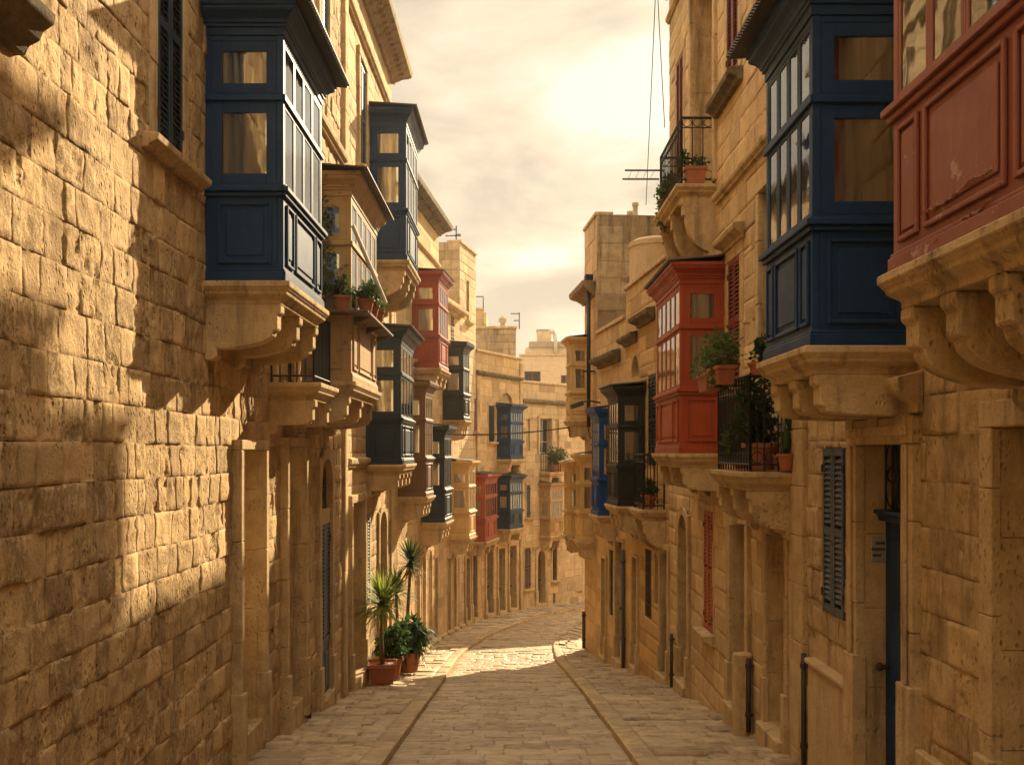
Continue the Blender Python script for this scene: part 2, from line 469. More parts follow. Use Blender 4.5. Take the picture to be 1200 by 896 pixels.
class Facade:
    """a straight house front: s runs along it away from the camera, h comes out into the street"""
    def __init__(f, p0, p1, side):
        f.p0 = Vector((*p0, 0)); f.p1 = Vector((*p1, 0)); d = f.p1 - f.p0
        f.L = d.length; f.t = d / f.L; f.side = side
        f.n = Vector((f.t.y, -f.t.x, 0)) * (1 if side == 'L' else -1)
    def P(f, s, z, h=0.0):
        q = f.p0 + f.t * s + f.n * h; return (q.x, q.y, z)
    def mapf(f, S, Z, H):
        return np.stack([f.p0.x + f.t.x * S + f.n.x * H, f.p0.y + f.t.y * S + f.n.y * H, Z], 1)
    def S(f, px, h=0.0):        # where the ray of image column px meets the front
        k = (px - 600.0) / FPX; q = f.p0 + f.n * h
        return (k * q.y - q.x) / (f.t.x - k * f.t.y)
    def D(f, s, h=0.0): return (f.p0 + f.t * s + f.n * h).y
    def Z(f, py, s, h=0.0): return EYE + (HOR - py) / FPX * f.D(s, h)
    def box(f, mb, s0, s1, z0, z1, h0, h1):
        mb.box8([f.P(s0, z0, h0), f.P(s1, z0, h0), f.P(s1, z0, h1), f.P(s0, z0, h1), f.P(s0, z1, h0), f.P(s1, z1, h0), f.P(s1, z1, h1), f.P(s0, z1, h1)])
    def strip(f, mb, s0, s1, prof, z=0.0, ret=0.0):   # moulding: profile [(h, dz)] pulled along the front; ret > 0 mitres the ends
        a = [f.P(s0 - ret * max(0, h), z + dz, h) for h, dz in prof]; b = [f.P(s1 + ret * max(0, h), z + dz, h) for h, dz in prof]
        mb.prism(a, b)
# ------------------------------------------------------------------ the street: stations across from wall to wall
ST = [  # left wall, left kerb, right kerb, right wall
    ((-2.75, -6), (-1.28, -6), (1.26, -6), (2.90, -6)),
    ((-2.75, 0), (-1.28, 0), (1.26, 0), (2.90, 0)),
    ((-2.75, 6), (-1.29, 6), (1.26, 6), (2.90, 6)),
    ((-2.75, 12), (-1.31, 12), (1.255, 12), (2.90, 12)),
    ((-2.75, 17.5), (-1.33, 17.5), (1.22, 17.5), (2.82, 17.5)),
    ((-2.72, 21.5), (-1.36, 21.5), (1.16, 21.5), (2.55, 21.3)),
    ((-2.46, 25), (-1.33, 25.2), (1.11, 25.2), (2.12, 24.9)),
    ((-2.10, 28.6), (-0.85, 28.9), (1.25, 28.6), (2.1, 27.0)),
    ((-1.39, 32.1), (0.05, 32.0), (1.75, 31.0), (2.9, 28.8)),
    ((0.30, 36.2), (1.45, 35.3), (2.50, 33.4), (3.95, 31.2)),
    ((2.84, 39.2), (3.40, 38.0), (4.30, 36.0), (5.10, 34.0)),
    ((8.0, 42.5), (8.4, 41.4), (9.2, 39.0), (9.9, 37.2)),
    ((16.0, 46.5), (16.3, 45.4), (17, 43.0), (17.6, 41.2)),
]
def catmull(P, m=14):
    P = [np.array(p, float) for p in P]; P = [2 * P[0] - P[1]] + P + [2 * P[-1] - P[-2]]; out = []
    for i in range(1, len(P) - 2):
        for k in range(m):
            t = k / m; a, b, c, d = P[i - 1], P[i], P[i + 1], P[i + 2]
            out.append(0.5 * (2 * b + (c - a) * t + (2 * a - 5 * b + 4 * c - d) * t * t + (3 * b - a - 3 * c + d) * t ** 3))
    out.append(P[-2]); return np.array(out)
LW, LK, RK, RW = (catmull([s[i] for s in ST]) for i in range(4))
mid = (LK + RK) / 2
VS = np.concatenate(([0], np.cumsum(np.linalg.norm(np.diff(mid, axis=0), axis=1))))
VL = VS[-1]
def strip_map(A, B, W, z0):
    def m(U, V, H):
        f = U / W
        ax, ay = np.interp(V, VS, A[:, 0]), np.interp(V, VS, A[:, 1]); bx, by = np.interp(V, VS, B[:, 0]), np.interp(V, VS, B[:, 1])
        x = ax + (bx - ax) * f; y = ay + (by - ay) * f
        return np.stack([x, y, G(y) + z0 + H], 1)
    return m
rnd = random.Random(5)
def strip_rects(W, v0, v1, lenr, widr, seed):
    """rows across the street; each row cut into slabs"""
    rn = random.Random(seed); out = []; v = v0
    while v < v1:
        L = rn.uniform(*lenr); u = 0
        while u < W - 1e-4:
            w = rn.uniform(*widr); e = min(W, u + w)
            if W - e < widr[0] * .5: e = W
            out.append(((u, e, v, min(v1, v + L)), rn.random())); u = e
        v += L
    return out
vcell = lambda u, v: 0.05 if v < 22 else (0.065 if v < 32 else 0.16)
block_mesh('road', strip_rects(2.56, 8.0, VL, (0.20, 0.36), (0.22, 0.66), 3), strip_map(LK, RK, 2.56, 0.0), 'road_stone', None,
           vcell, r=0.016, jd=0.012, off=0.005, rough=0.006, erode=0.02, seed=3, wob=0.012, kind='structure')
def cut(p, q, d):      # a line beside p, d metres towards q
    v = q - p; return p + v / np.linalg.norm(v, axis=1)[:, None] * d
LKi = cut(LK, LW, 0.24); RKi = cut(RK, RW, 0.24)
LWo = LW + (LW - LK) * 0.2; RWo = RW + (RW - RK) * 0.2
block_mesh('pavement', strip_rects(1.5, 8.0, VL, (0.28, 0.56), (0.30, 0.78), 8), strip_map(LWo, LKi, 1.5, 0.075), 'flag_stone', None,
           vcell, r=0.022, jd=0.026, off=0.012, rough=0.006, erode=0.018, seed=8, wob=0.014, kind='structure')
block_mesh('pavement', strip_rects(1.6, 8.0, VL, (0.28, 0.56), (0.30, 0.78), 9), strip_map(RKi, RWo, 1.6, 0.075), 'flag_stone', None,
           vcell, r=0.022, jd=0.026, off=0.012, rough=0.006, erode=0.018, seed=9, wob=0.014, kind='structure')
for A, B, sd_, sg in ((LK, LKi, 21, 1), (RK, RKi, 22, -1)):
    block_mesh('kerb', strip_rects(0.24, 8.0, VL, (0.5, 0.95), (0.24, 0.25), sd_), strip_map(A, B, 0.24, 0.078), 'kerb_stone', None,
               lambda u, v: 0.05, r=0.016, jd=0.010, off=0.006, rough=0.005, erode=0.012, seed=sd_, wob=0.0, kind='structure')
    mb = MB(); i0 = np.searchsorted(VS, 7.9)
    q = [(A[i], B[i]) for i in range(i0, len(A))]
    for (a, b), (c, d) in zip(q[:-1], q[1:]):
        def pt(x, y, dz): return (x, y, float(G(y)) + dz)
        mb.add([pt(*a, -.05), pt(*c, -.05), pt(*c, .072), pt(*a, .072), pt(*b, .066), pt(*d, .066)], [(0, 1, 2, 3), (3, 2, 5, 4)])
    mb.build('kerb_face', 'trim_stone', kind='structure')
# coarse continuation under and behind the camera, and the ground everything stands on
mb = MB()
ys = [-120, -60, -10, 0, 4, 8, 12, 16, 20, 24, 28, 40, 80, 200, 300]
for a, b in zip(ys[:-1], ys[1:]):
    mb.add([(-300, a, float(G(a)) - .12), (300, a, float(G(a)) - .12), (300, b, float(G(b)) - .12), (-300, b, float(G(b)) - .12)], [(0, 1, 2, 3)])
mb.build('ground', 'concrete', kind='structure')
mb = MB()
for a, b in ((-40, 4), (4, 8.05)):
    mb.add([(-1.28, a, float(G(a)) - .004), (1.26, a, float(G(a)) - .004), (1.26, b, float(G(b)) - .004), (-1.28, b, float(G(b)) - .004)], [(0, 1, 2, 3)])
    for x0, x1 in ((-2.9, -1.28), (1.26, 3.1)):
        mb.add([(x0, a, float(G(a)) + .06), (x1, a, float(G(a)) + .06), (x1, b, float(G(b)) + .06), (x0, b, float(G(b)) + .06)], [(0, 1, 2, 3)])
mb.build('near_street', 'flag_stone', kind='structure')

# ------------------------------------------------------------------ parts of houses
def walk(F, s): return float(G(F.D(s))) + 0.085
def stack(F, mb, s0, s1, z0, z1, h0, h1, ch, rn, j=0.004):
    z = z0
    while z < z1 - 1e-3:
        e = min(z1, z + ch * rn.uniform(.85, 1.15))
        if z1 - e < ch * .4: e = z1
        F.box(mb, s0, s1, z, e - j, h0, h1 + rn.uniform(-.003, .003)); z = e

def arch_plate(F, mb, s0, s1, zs, z1, h0, h1, n=12):
    """the masonry above a round head: rectangle s0..s1, zs..z1 with a half ellipse cut out"""
    c = (s0 + s1) / 2; rx = (s1 - s0) / 2; rz = z1 - zs - 0.02
    arc = [(c - rx * math.cos(math.pi * k / n), zs + rz * math.sin(math.pi * k / n)) for k in range(n + 1)]
    out = [(a, z1) for a, _ in arc]
    for i in range(n):
        q = [arc[i], arc[i + 1], out[i + 1], out[i]]
        mb.prism([F.P(a, b, h0) for a, b in q], [F.P(a, b, h1) for a, b in q])

def arch_ring(F, mb, s0, s1, zs, rz, w, h0, h1, n=14):
    c = (s0 + s1) / 2; rx = (s1 - s0) / 2
    P = [((c - rx * math.cos(math.pi * k / n), zs + rz * math.sin(math.pi * k / n)), (c - (rx + w) * math.cos(math.pi * k / n), zs + (rz + w) * math.sin(math.pi * k / n))) for k in range(n + 1)]
    for (a, b), (d, e) in zip(P[:-1], P[1:]):
        q = [a, d, e, b]; mb.prism([F.P(x, z, h0) for x, z in q], [F.P(x, z, h1) for x, z in q])

def louvres(F, root, s0, s1, z0, z1, h, mat, leaves=2, pitch=0.05, name='shutter', rails=(0.5,)):
    """a pair of louvred shutters, each leaf an object, slats inside it"""
    w = (s1 - s0) / leaves
    for k in range(leaves):
        mb = MB(); a = s0 + k * w + .004; b = a + w - .008; st = min(.05, w * .17)
        F.box(mb, a, a + st, z0, z1, h, h + .035); F.box(mb, b - st, b, z0, z1, h, h + .035)
        rz = [z0 + .045] + [z0 + (z1 - z0) * r for r in rails] + [z1 - .035]
        for z in rz: F.box(mb, a + st, b - st, z - .035, z + .035, h + .002, h + .033)
        z = z0 + .09
        while z < z1 - .08:
            if all(abs(z - q) > .05 for q in rz):
                mb.box8([F.P(a + st, z - pitch * .42, h + .030), F.P(b - st, z - pitch * .42, h + .030), F.P(b - st, z + pitch * .34, h + .002), F.P(a + st, z + pitch * .34, h + .002),
                         F.P(a + st, z - pitch * .42 + .008, h + .034), F.P(b - st, z - pitch * .42 + .008, h + .034), F.P(b - st, z + pitch * .34 + .008, h + .006), F.P(a + st, z + pitch * .34 + .008, h + .006)])
            z += pitch
        o = mb.build(name, mat, root)
        for zz in (z0 + (z1 - z0) * .12, z0 + (z1 - z0) * .88):
            hm = MB(); e = a if k == 0 else b
            F.box(hm, e - .02, e + .02, zz - .035, zz + .035, h + .034, h + .045); hm.build('hinge', 'rusty_iron', o)

def door_leaf(F, root, s0, s1, z0, z1, h, mat, leaves=1, fan=0.0, label=None, name='door'):
    w = (s1 - s0) / leaves; zt = z1 - fan
    for k in range(leaves):
        mb = MB(); a = s0 + k * w + .004; b = a + w - .008
        F.box(mb, a, b, z0 + .01, zt, h - .05, h)
        H = zt - z0; m = w * .16
        for q0, q1 in ((.07, .30), (.36, .68), (.74, .93)):
            y0, y1 = z0 + H * q0, z0 + H * q1
            F.box(mb, a + m, b - m, y0, y1, h, h + .014); F.box(mb, a + m + .05, b - m - .05, y0 + .05, y1 - .05, h + .014, h + .028)
        o = mb.build(name, mat, root, bevel=.004)
        if label: o['label'] = label
        hb = MB(); hs = (b - .06) if k == 0 else (a + .06)
        hb.tube([F.P(hs, z0 + H * .42, h), F.P(hs, z0 + H * .42, h + .06)], .02, 8)
        hb.lathe(F.P(hs, z0 + H * .42 - .035, h + .07), [(.01, 0), (.035, .02), (.035, .05), (.01, .07)], 8)
        hb.build('handle', 'rusty_iron', o, smooth=True)
    if fan > 0:
        mb = MB(); F.box(mb, s0, s1, zt, zt + .06, h - .05, h + .06); F.box(mb, s0 - .01, s1 + .01, zt + .06, zt + .09, h - .05, h + .10)
        tr = mb.build('transom', mat, root, bevel=.004)
        g = MB(); n = 4
        for i in range(n + 1):
            u = s0 + (s1 - s0) * i / n; g.tube([F.P(u, zt + .09, h), F.P(u, z1, h)], .008, 5)
        for i in range(n):
            u = s0 + (s1 - s0) * (i + .5) / n; r = (s1 - s0) / n * .45
            for zc in (zt + .09 + fan * .3, zt + .09 + fan * .62):
                g.tube([F.P(u + r * math.cos(t * .52), zc + r * 1.5 * math.sin(t * .52), h) for t in range(13)], .007, 5)
        g.build('fanlight_grille', 'iron', root)
        gb = MB(); F.box(gb, s0, s1, zt + .09, z1, h - .07, h - .05); gb.build('fanlight', 'dark_inside', root)

def sash_window(F, root, s0, s1, z0, z1, h, mat='wood_dark', cols=2, rows=3):
    mb = MB(); t = .045
    F.box(mb, s0, s0 + t, z0, z1, h - .05, h); F.box(mb, s1 - t, s1, z0, z1, h - .05, h)
    F.box(mb, s0 + t, s1 - t, z0, z0 + t, h - .05, h - .002); F.box(mb, s0 + t, s1 - t, z1 - t, z1, h - .05, h - .002)
    for i in range(1, cols): c = s0 + (s1 - s0) * i / cols; F.box(mb, c - .02, c + .02, z0 + t, z1 - t, h - .045, h - .004)
    for i in range(1, rows): c = z0 + (z1 - z0) * i / rows; F.box(mb, s0 + t, s1 - t, c - .015, c + .015, h - .043, h - .006)
    w = mb.build('window', mat, root)
    g = MB(); F.box(g, s0 + .02, s1 - .02, z0 + .02, z1 - .02, h - .034, h - .028); g.build('pane', 'glass', w)
    g = MB(); F.box(g, s0, s1, z0, z1, h - .14, h - .10); g.build('curtain', 'curtain', w)

def bars_window(F, root, s0, s1, z0, z1, h, pitch=.11):
    mb = MB(); n = max(2, int((s1 - s0) / pitch))
    for i in range(n + 1):
        u = s0 + .02 + (s1 - s0 - .04) * i / n; mb.tube([F.P(u, z0, h), F.P(u, z1, h)], .009, 6)
    for k in range(1, 5):
        z = z0 + (z1 - z0) * k / 5; F.box(mb, s0, s1, z - .01, z + .01, h - .008, h + .008)
    mb.build('window_bars', 'iron', root)

CORNICE = [(0, 0), (.06, 0), (.08, .05), (.14, .09), (.20, .14), (.28, .17), (.36, .22), (.38, .30), (.38, .36), (0, .40)]
STRING = [(0, 0), (.05, .0), (.05, .03), (.09, .06), (.10, .10), (.10, .14), (0, .17)]
SILL = [(-.1, 0), (.06, 0), (.07, .03), (.11, .05), (.15, .07), (.16, .13), (-.1, .15)]
HOOD = [(0, 0), (.06, .0), (.07, .06), (.14, .10), (.22, .14), (.24, .20), (.24, .24), (0, .30)]

class House:
    """one building: its street front of blocks, the mass behind, roof, parapet coping"""
    def __init__(H, name, label, F, ztop, depth, wall_mat='honey_stone', cat='building', s0=0.0, s1=None, group=None, zbase=None):
        H.F = F; H.s0 = s0; H.s1 = F.L if s1 is None else s1; H.z1 = ztop; H.depth = depth; H.mat = wall_mat
        H.z0 = (min(float(G(F.D(H.s0))), float(G(F.D(H.s1)))) - .25) if zbase is None else zbase
        H.holes = []; H.rn = random.Random(hash(name) % 1000 if False else int(ztop * 100) + int(F.L * 10))
        c = F.P((H.s0 + H.s1) / 2, 0, 0)
        H.root = thing(name, label, cat, (c[0], c[1], float(G(c[1]))), group)
    def rect(H, xa, xb, yt, yb):
        """image columns / rows (rows at the nearer edge) -> s0, s1, z0, z1 on the front"""
        F = H.F; a, b = sorted((F.S(xa), F.S(xb)))
        zt = F.Z(yt, a); zb = walk(F, (a + b) / 2) if yb is None else F.Z(yb, a)
        return a, b, zb, zt
    def hole(H, r): H.holes.append(r)
    def reveal(H, r, depth=.3, mat='trim_stone', ch=.6, sill=True, name='door_reveal'):
        F = H.F; s0, s1, z0, z1 = r; mb = MB(); t = .03
        stack(F, mb, s0 - t, s0, z0, z1, -depth - .02, -.006, ch, H.rn); stack(F, mb, s1, s1 + t, z0, z1, -depth - .02, -.006, ch, H.rn)
        F.box(mb, s0 - t, s1 + t, z1, z1 + t, -depth - .02, -.006); F.box(mb, s0 - t, s1 + t, z0 - t, z0, -depth - .02, -.004)
        mb.build(name, mat, H.root, bevel=.004)
    def surround(H, r, w=.14, p=.06, mat='trim_stone', plinth=.5, lintel=True, ch=.7, double=False, key=False, name='door_surround'):
        F = H.F; s0, s1, z0, z1 = r
        for a, b in ((s0 - w, s0), (s1, s1 + w)):
            mb = MB()
            stack(F, mb, a, b, z0 - .02, z1, -.02, p, ch, H.rn)
            if double: stack(F, mb, a + w * .3, b - w * .3, z0 + plinth, z1, p, p + .025, ch * 2, H.rn)
            if plinth: F.box(mb, a - .015, b + .015, z0 - .25, z0 + plinth, -.02, p + .03)
            mb.build('jamb', mat, H.root, bevel=.008)
        mb = MB()
        if lintel:
            F.box(mb, s0 - w, s1 + w, z1 + .001, z1 + w, -.02, p + .002)
            if double: F.box(mb, s0 - w * .7, s1 + w * .7, z1 + w * .3, z1 + w * .7, p, p + .026)
        if key: F.box(mb, (s0 + s1) / 2 - .07, (s0 + s1) / 2 + .07, z1 - .03, z1 + w + .06, -.02, p + .07)
        mb.build('lintel', mat, H.root, bevel=.008)
    def sill(H, s0, s1, z, mat='trim_stone', sc=1.0, name='sill'):
        mb = MB(); H.F.strip(mb, s0, s1, [(h * sc, dz * sc) for h, dz in SILL], z - .15 * sc); mb.build(name, mat, H.root, bevel=.005)
    def hood(H, s0, s1, z, mat='trim_stone', sc=1.0):
        mb = MB(); H.F.strip(mb, s0, s1, [(h * sc, dz * sc) for h, dz in HOOD], z, ret=.6); mb.build('hood_mould', mat, H.root, bevel=.005)
    def string(H, s0, s1, z, mat='trim_stone', sc=1.0, name='string_course'):
        mb = MB(); H.F.strip(mb, s0, s1, [(h * sc, dz * sc) for h, dz in STRING], z); mb.build(name, mat, H.root, bevel=.004)
    def cornice(H, s0, s1, z, mat='trim_stone', sc=1.0, dent=True):
        mb = MB(); H.F.strip(mb, s0, s1, [(h * sc, dz * sc) for h, dz in CORNICE], z, ret=.8)
        if dent:
            n = int((s1 - s0) / (.22 * sc))
            for i in range(n):
                a = s0 + (s1 - s0) * (i + .25) / n; H.F.box(mb, a, a + .11 * sc, z + .10 * sc, z + .17 * sc, .05 * sc, .26 * sc)
        mb.build('cornice', mat, H.root, bevel=.006)
    def pilaster(H, s0, s1, z0, z1, p=.07, mat='trim_stone', ch=.5, base=.6, name='pilaster'):
        mb = MB(); stack(H.F, mb, s0, s1, z0, z1, -.02, p, ch, H.rn)
        if base: H.F.box(mb, s0 - .02, s1 + .02, z0, z0 + base, -.02, p + .035)
        mb.build(name, mat, H.root, bevel=.008)
    def step(H, r, out=.22, hgt=.18, mat='trim_stone'):
        mb = MB(); zb = walk(H.F, r[1]) - .1; H.F.box(mb, r[0] - .06, r[1] + .06, zb, r[2] + .004, -.3, out); mb.build('doorstep', mat, H.root, bevel=.012)
    def doorway(H, x0, x1, yt, mat=None, depth=.32, w=.13, p=.05, lift=.16, arch=0.0, leaves=1, fan=0.0, sur=True, back=None, reveal_mat='trim_stone', step_out=.12, label=None, plinth=.5, **kw):
        s0, s1, _, zt = H.rect(x0, x1, yt, None); F = H.F
        z0 = max(walk(F, s0), walk(F, s1)) + lift; r = (s0, s1, z0, zt); H.hole(r)
        H.reveal(r, depth, reveal_mat)
        if sur: H.surround(r, w, p, lintel=not arch, plinth=plinth, **kw)
        if arch:
            mb = MB(); arch_plate(F, mb, s0, s1, zt - arch, zt, -.14, .012)
            if sur: arch_ring(F, mb, s0, s1, zt - arch, arch - .02, w, .012, p)
            mb.build('arch', 'trim_stone', H.root, bevel=.004)
        H.step(r, step_out)
        if back: 
            mb = MB(); stack(F, mb, s0, s1, z0, zt, -depth - .06, -depth, .42, H.rn); mb.build('stone_infill', back, H.root, bevel=.008)
        elif mat: door_leaf(F, H.root, s0, s1, z0, zt, -depth + .05, mat, leaves, fan, label)
        else:
            mb = MB(); F.box(mb, s0, s1, z0, zt, -depth - .06, -depth); mb.build('door', 'wood_dark', H.root)
        return r
    def opening(H, x0, x1, yt, yb, kind='shutter', mat='grey_paint', depth=.14, w=.12, p=.018, sill=True, leaves=2, sur=True, arch=0.0, pitch=.05, hood=False, sc=1.0, **kw):
        r = H.rect(x0, x1, yt, yb); return H.opening_r(r, kind, mat, depth, w, p, sill, leaves, sur, arch, pitch, hood, sc, **kw)
    def opening_r(H, r, kind='shutter', mat='grey_paint', depth=.14, w=.12, p=.018, sill=True, leaves=2, sur=True, arch=0.0, pitch=.05, hood=False, sc=1.0, **kw):
        F = H.F; s0, s1, z0, z1 = r; H.hole(r); H.reveal(r, depth, ch=2.0, name='window_reveal')
        if sur: H.surround(r, w, p, plinth=0, lintel=not arch, name='window_surround', **kw)
        if arch:
            mb = MB(); arch_plate(F, mb, s0, s1, z1 - arch, z1, -.10, .012); 
            if sur: arch_ring(F, mb, s0, s1, z1 - arch, arch - .02, w, .012, p)
            mb.build('arch', 'trim_stone', H.root, bevel=.004)
        if sill: H.sill(s0 - w - .04, s1 + w + .04, z0, sc=sc)
        if hood: H.hood(s0 - w - .05, s1 + w + .05, z1 + w, sc=sc)
        if kind == 'shutter':
            louvres(F, H.root, s0, s1, z0, z1, -.02, mat, leaves, pitch)
        elif kind == 'glass': sash_window(F, H.root, s0, s1, z0, z1, -depth + .04, mat)
        elif kind == 'bars': bars_window(F, H.root, s0, s1, z0, z1, -.03)
        if kind in ('shutter', 'bars', 'dark', 'glass'):
            mb = MB(); F.box(mb, s0, s1, z0, z1, -depth - .20 if kind == 'glass' else -depth - .05, -depth - .16 if kind == 'glass' else -depth); mb.build('window_recess', 'dark_inside', H.root)
        elif kind == 'stone':
            mb = MB(); stack(F, mb, s0, s1, z0, z1, -depth - .05, -depth, .5, H.rn); mb.build('stone_infill', 'trim_stone', H.root, bevel=.006)
        return r
    def finish(H, ch=.27, wmin=.32, wmax=.62, coping=True, near_end=False, far_end=False, end_mat=None, res=.0035, cop_mat='trim_stone', **bk):
        F = H.F; F_ = F
        def cell(s, z):
            D = max(1.0, F.D(s)); c = min(.3, max(.028, D * res))
            if z > EYE + 530 / FPX * D + .4: c = .25
            if D < 4.3: c = .25
            return c
        rn = random.Random(int(F.p0.y * 7) + 3)
        rects = courses(H.s0, H.s1, H.z0, H.z1, ch, wmin, wmax, H.holes, rn)
        block_mesh('wall', rects, F.mapf, H.mat, H.root, cell, seed=int(H.z1 * 10) % 97 + 1, **bk)
        mb = MB()     # the mass behind the front, in strips between openings so recesses stay open
        hb = -.45
        F.box(mb, H.s0 + .003, H.s1 - .003, H.z0, H.z1 - .01, -H.depth, hb)
        F.box(mb, H.s0 + .003, H.s0 + .02, H.z0, H.z1 - .01, hb, -.03); F.box(mb, H.s1 - .02, H.s1 - .003, H.z0, H.z1 - .01, hb, -.03)
        F.box(mb, H.s0 + .003, H.s1 - .003, H.z1 - .03, H.z1 - .01, hb, -.03)
        mb.build('house_body', end_mat or 'plaster', H.root)
        if near_end: 
            e = Facade((F.P(H.s0, 0, -H.depth)[0], F.P(H.s0, 0, -H.depth)[1]), (F.P(H.s0, 0, 0)[0], F.P(H.s0, 0, 0)[1]), 'L' if F.side == 'L' else 'R')
            # front of the end wall must look towards the camera
            if e.n.y > 0: e.n = -e.n
            zb = H.z0 if near_end is True else near_end
            rr = courses(0.0, e.L, zb, H.z1, ch, wmin, wmax, [], rn)
            block_mesh('end_wall', rr, e.mapf, end_mat or H.mat, H.root, lambda s, z: max(.05, e.D(0) * res), seed=5, **bk)
        if coping:
            mb = MB(); F.box(mb, H.s0, H.s1, H.z1, H.z1 + .09, -.42, .05); mb.build('coping', cop_mat, H.root, bevel=.012)
        mb = MB(); F.box(mb, H.s0, H.s1, H.z1 - .002, H.z1 + .02, -H.depth, -.44); mb.build('roof', 'concrete', H.root)

# ------------------------------------------------------------------ timber balconies on stone corbels
def corbel_prof(p, hgt, k=1.0):
    """side outline of a scrolled console: nose block, then a belly that sweeps back to the wall"""
    pts = [(-.02, 0), (p, 0), (p, -.07 * k), (p - .03, -.09 * k), (p - .03, -.22 * k), (p - .07, -.24 * k)]
    q = p - .07; top = -.26 * k; n = 9
    for i in range(n + 1):
        a = i / n * math.pi / 2
        pts.append((q * math.cos(a) ** 0.85 if i < n else 0.0, top - (hgt - .26 * k - .1) * math.sin(a) ** 1.15))
    pts[-1] = (.09, pts[-1][1] + .01)
    pts += [(.10, -hgt + .04), (.06, -hgt), (-.02, -hgt)]
    return pts

def ring_mould(F, mb, s0, s1, proj, prof, z, hin=-.02):
    """profile [(e, dz)]: e metres outside the box s0..s1 x 0..proj, mitred round its three open sides"""
    k0 = len(mb.v); n = len(prof)
    for e, dz in prof: mb.v += [F.P(s0 - e, z + dz, hin), F.P(s0 - e, z + dz, proj + e), F.P(s1 + e, z + dz, proj + e), F.P(s1 + e, z + dz, hin)]
    for i in range(n - 1):
        for k in range(4):
            a = k0 + i * 4 + k; b = k0 + i * 4 + (k + 1) % 4; mb.f.append((a, b, b + 4, a + 4))
    mb.f.append(tuple(k0 + k for k in range(4))); mb.f.append(tuple(k0 + (n - 1) * 4 + k for k in range(4)))

def stone_base(F, root, s0, s1, z, proj, hgt=.75, n=3, mat='trim_stone', ov=.07, thick=.16, solid=True):
    mb = MB()
    ring_mould(F, mb, s0, s1, proj, [(ov, 0), (ov, -.05), (ov - .012, -.06), (ov - .02, -.075), (ov - .035, -.09), (ov - .035, -.11), (ov - .06, -.13), (ov - .09, -.15), (ov - .10, -.165), (ov - .10, -.20)], z)
    mb.build('stone_slab', mat, root, bevel=.006)
    pr = corbel_prof(proj - .03, hgt); pos = np.linspace(s0 + thick / 2 + .02, s1 - thick / 2 - .02, n)
    for c in pos:
        mb = MB(); mb.prism([F.P(c - thick / 2, z - .20 + b, a) for a, b in pr], [F.P(c + thick / 2, z - .20 + b, a) for a, b in pr])
        mb.build('corbel', mat, root, bevel=.010)

def ring_frame(F, mb, axis, u0, u1, z0, z1, c0, c1, w):
    """rectangular frame on the front (axis 's') or on an end (axis 'h')"""
    for a, b, y0, y1 in ((u0, u0 + w, z0, z1), (u1 - w, u1, z0, z1), (u0 + w, u1 - w, z0, z0 + w), (u0 + w, u1 - w, z1 - w, z1)):
        if axis == 's': F.box(mb, a, b, y0, y1, c0, c1)
        else: F.box(mb, c0, c1, y0, y1, a, b)

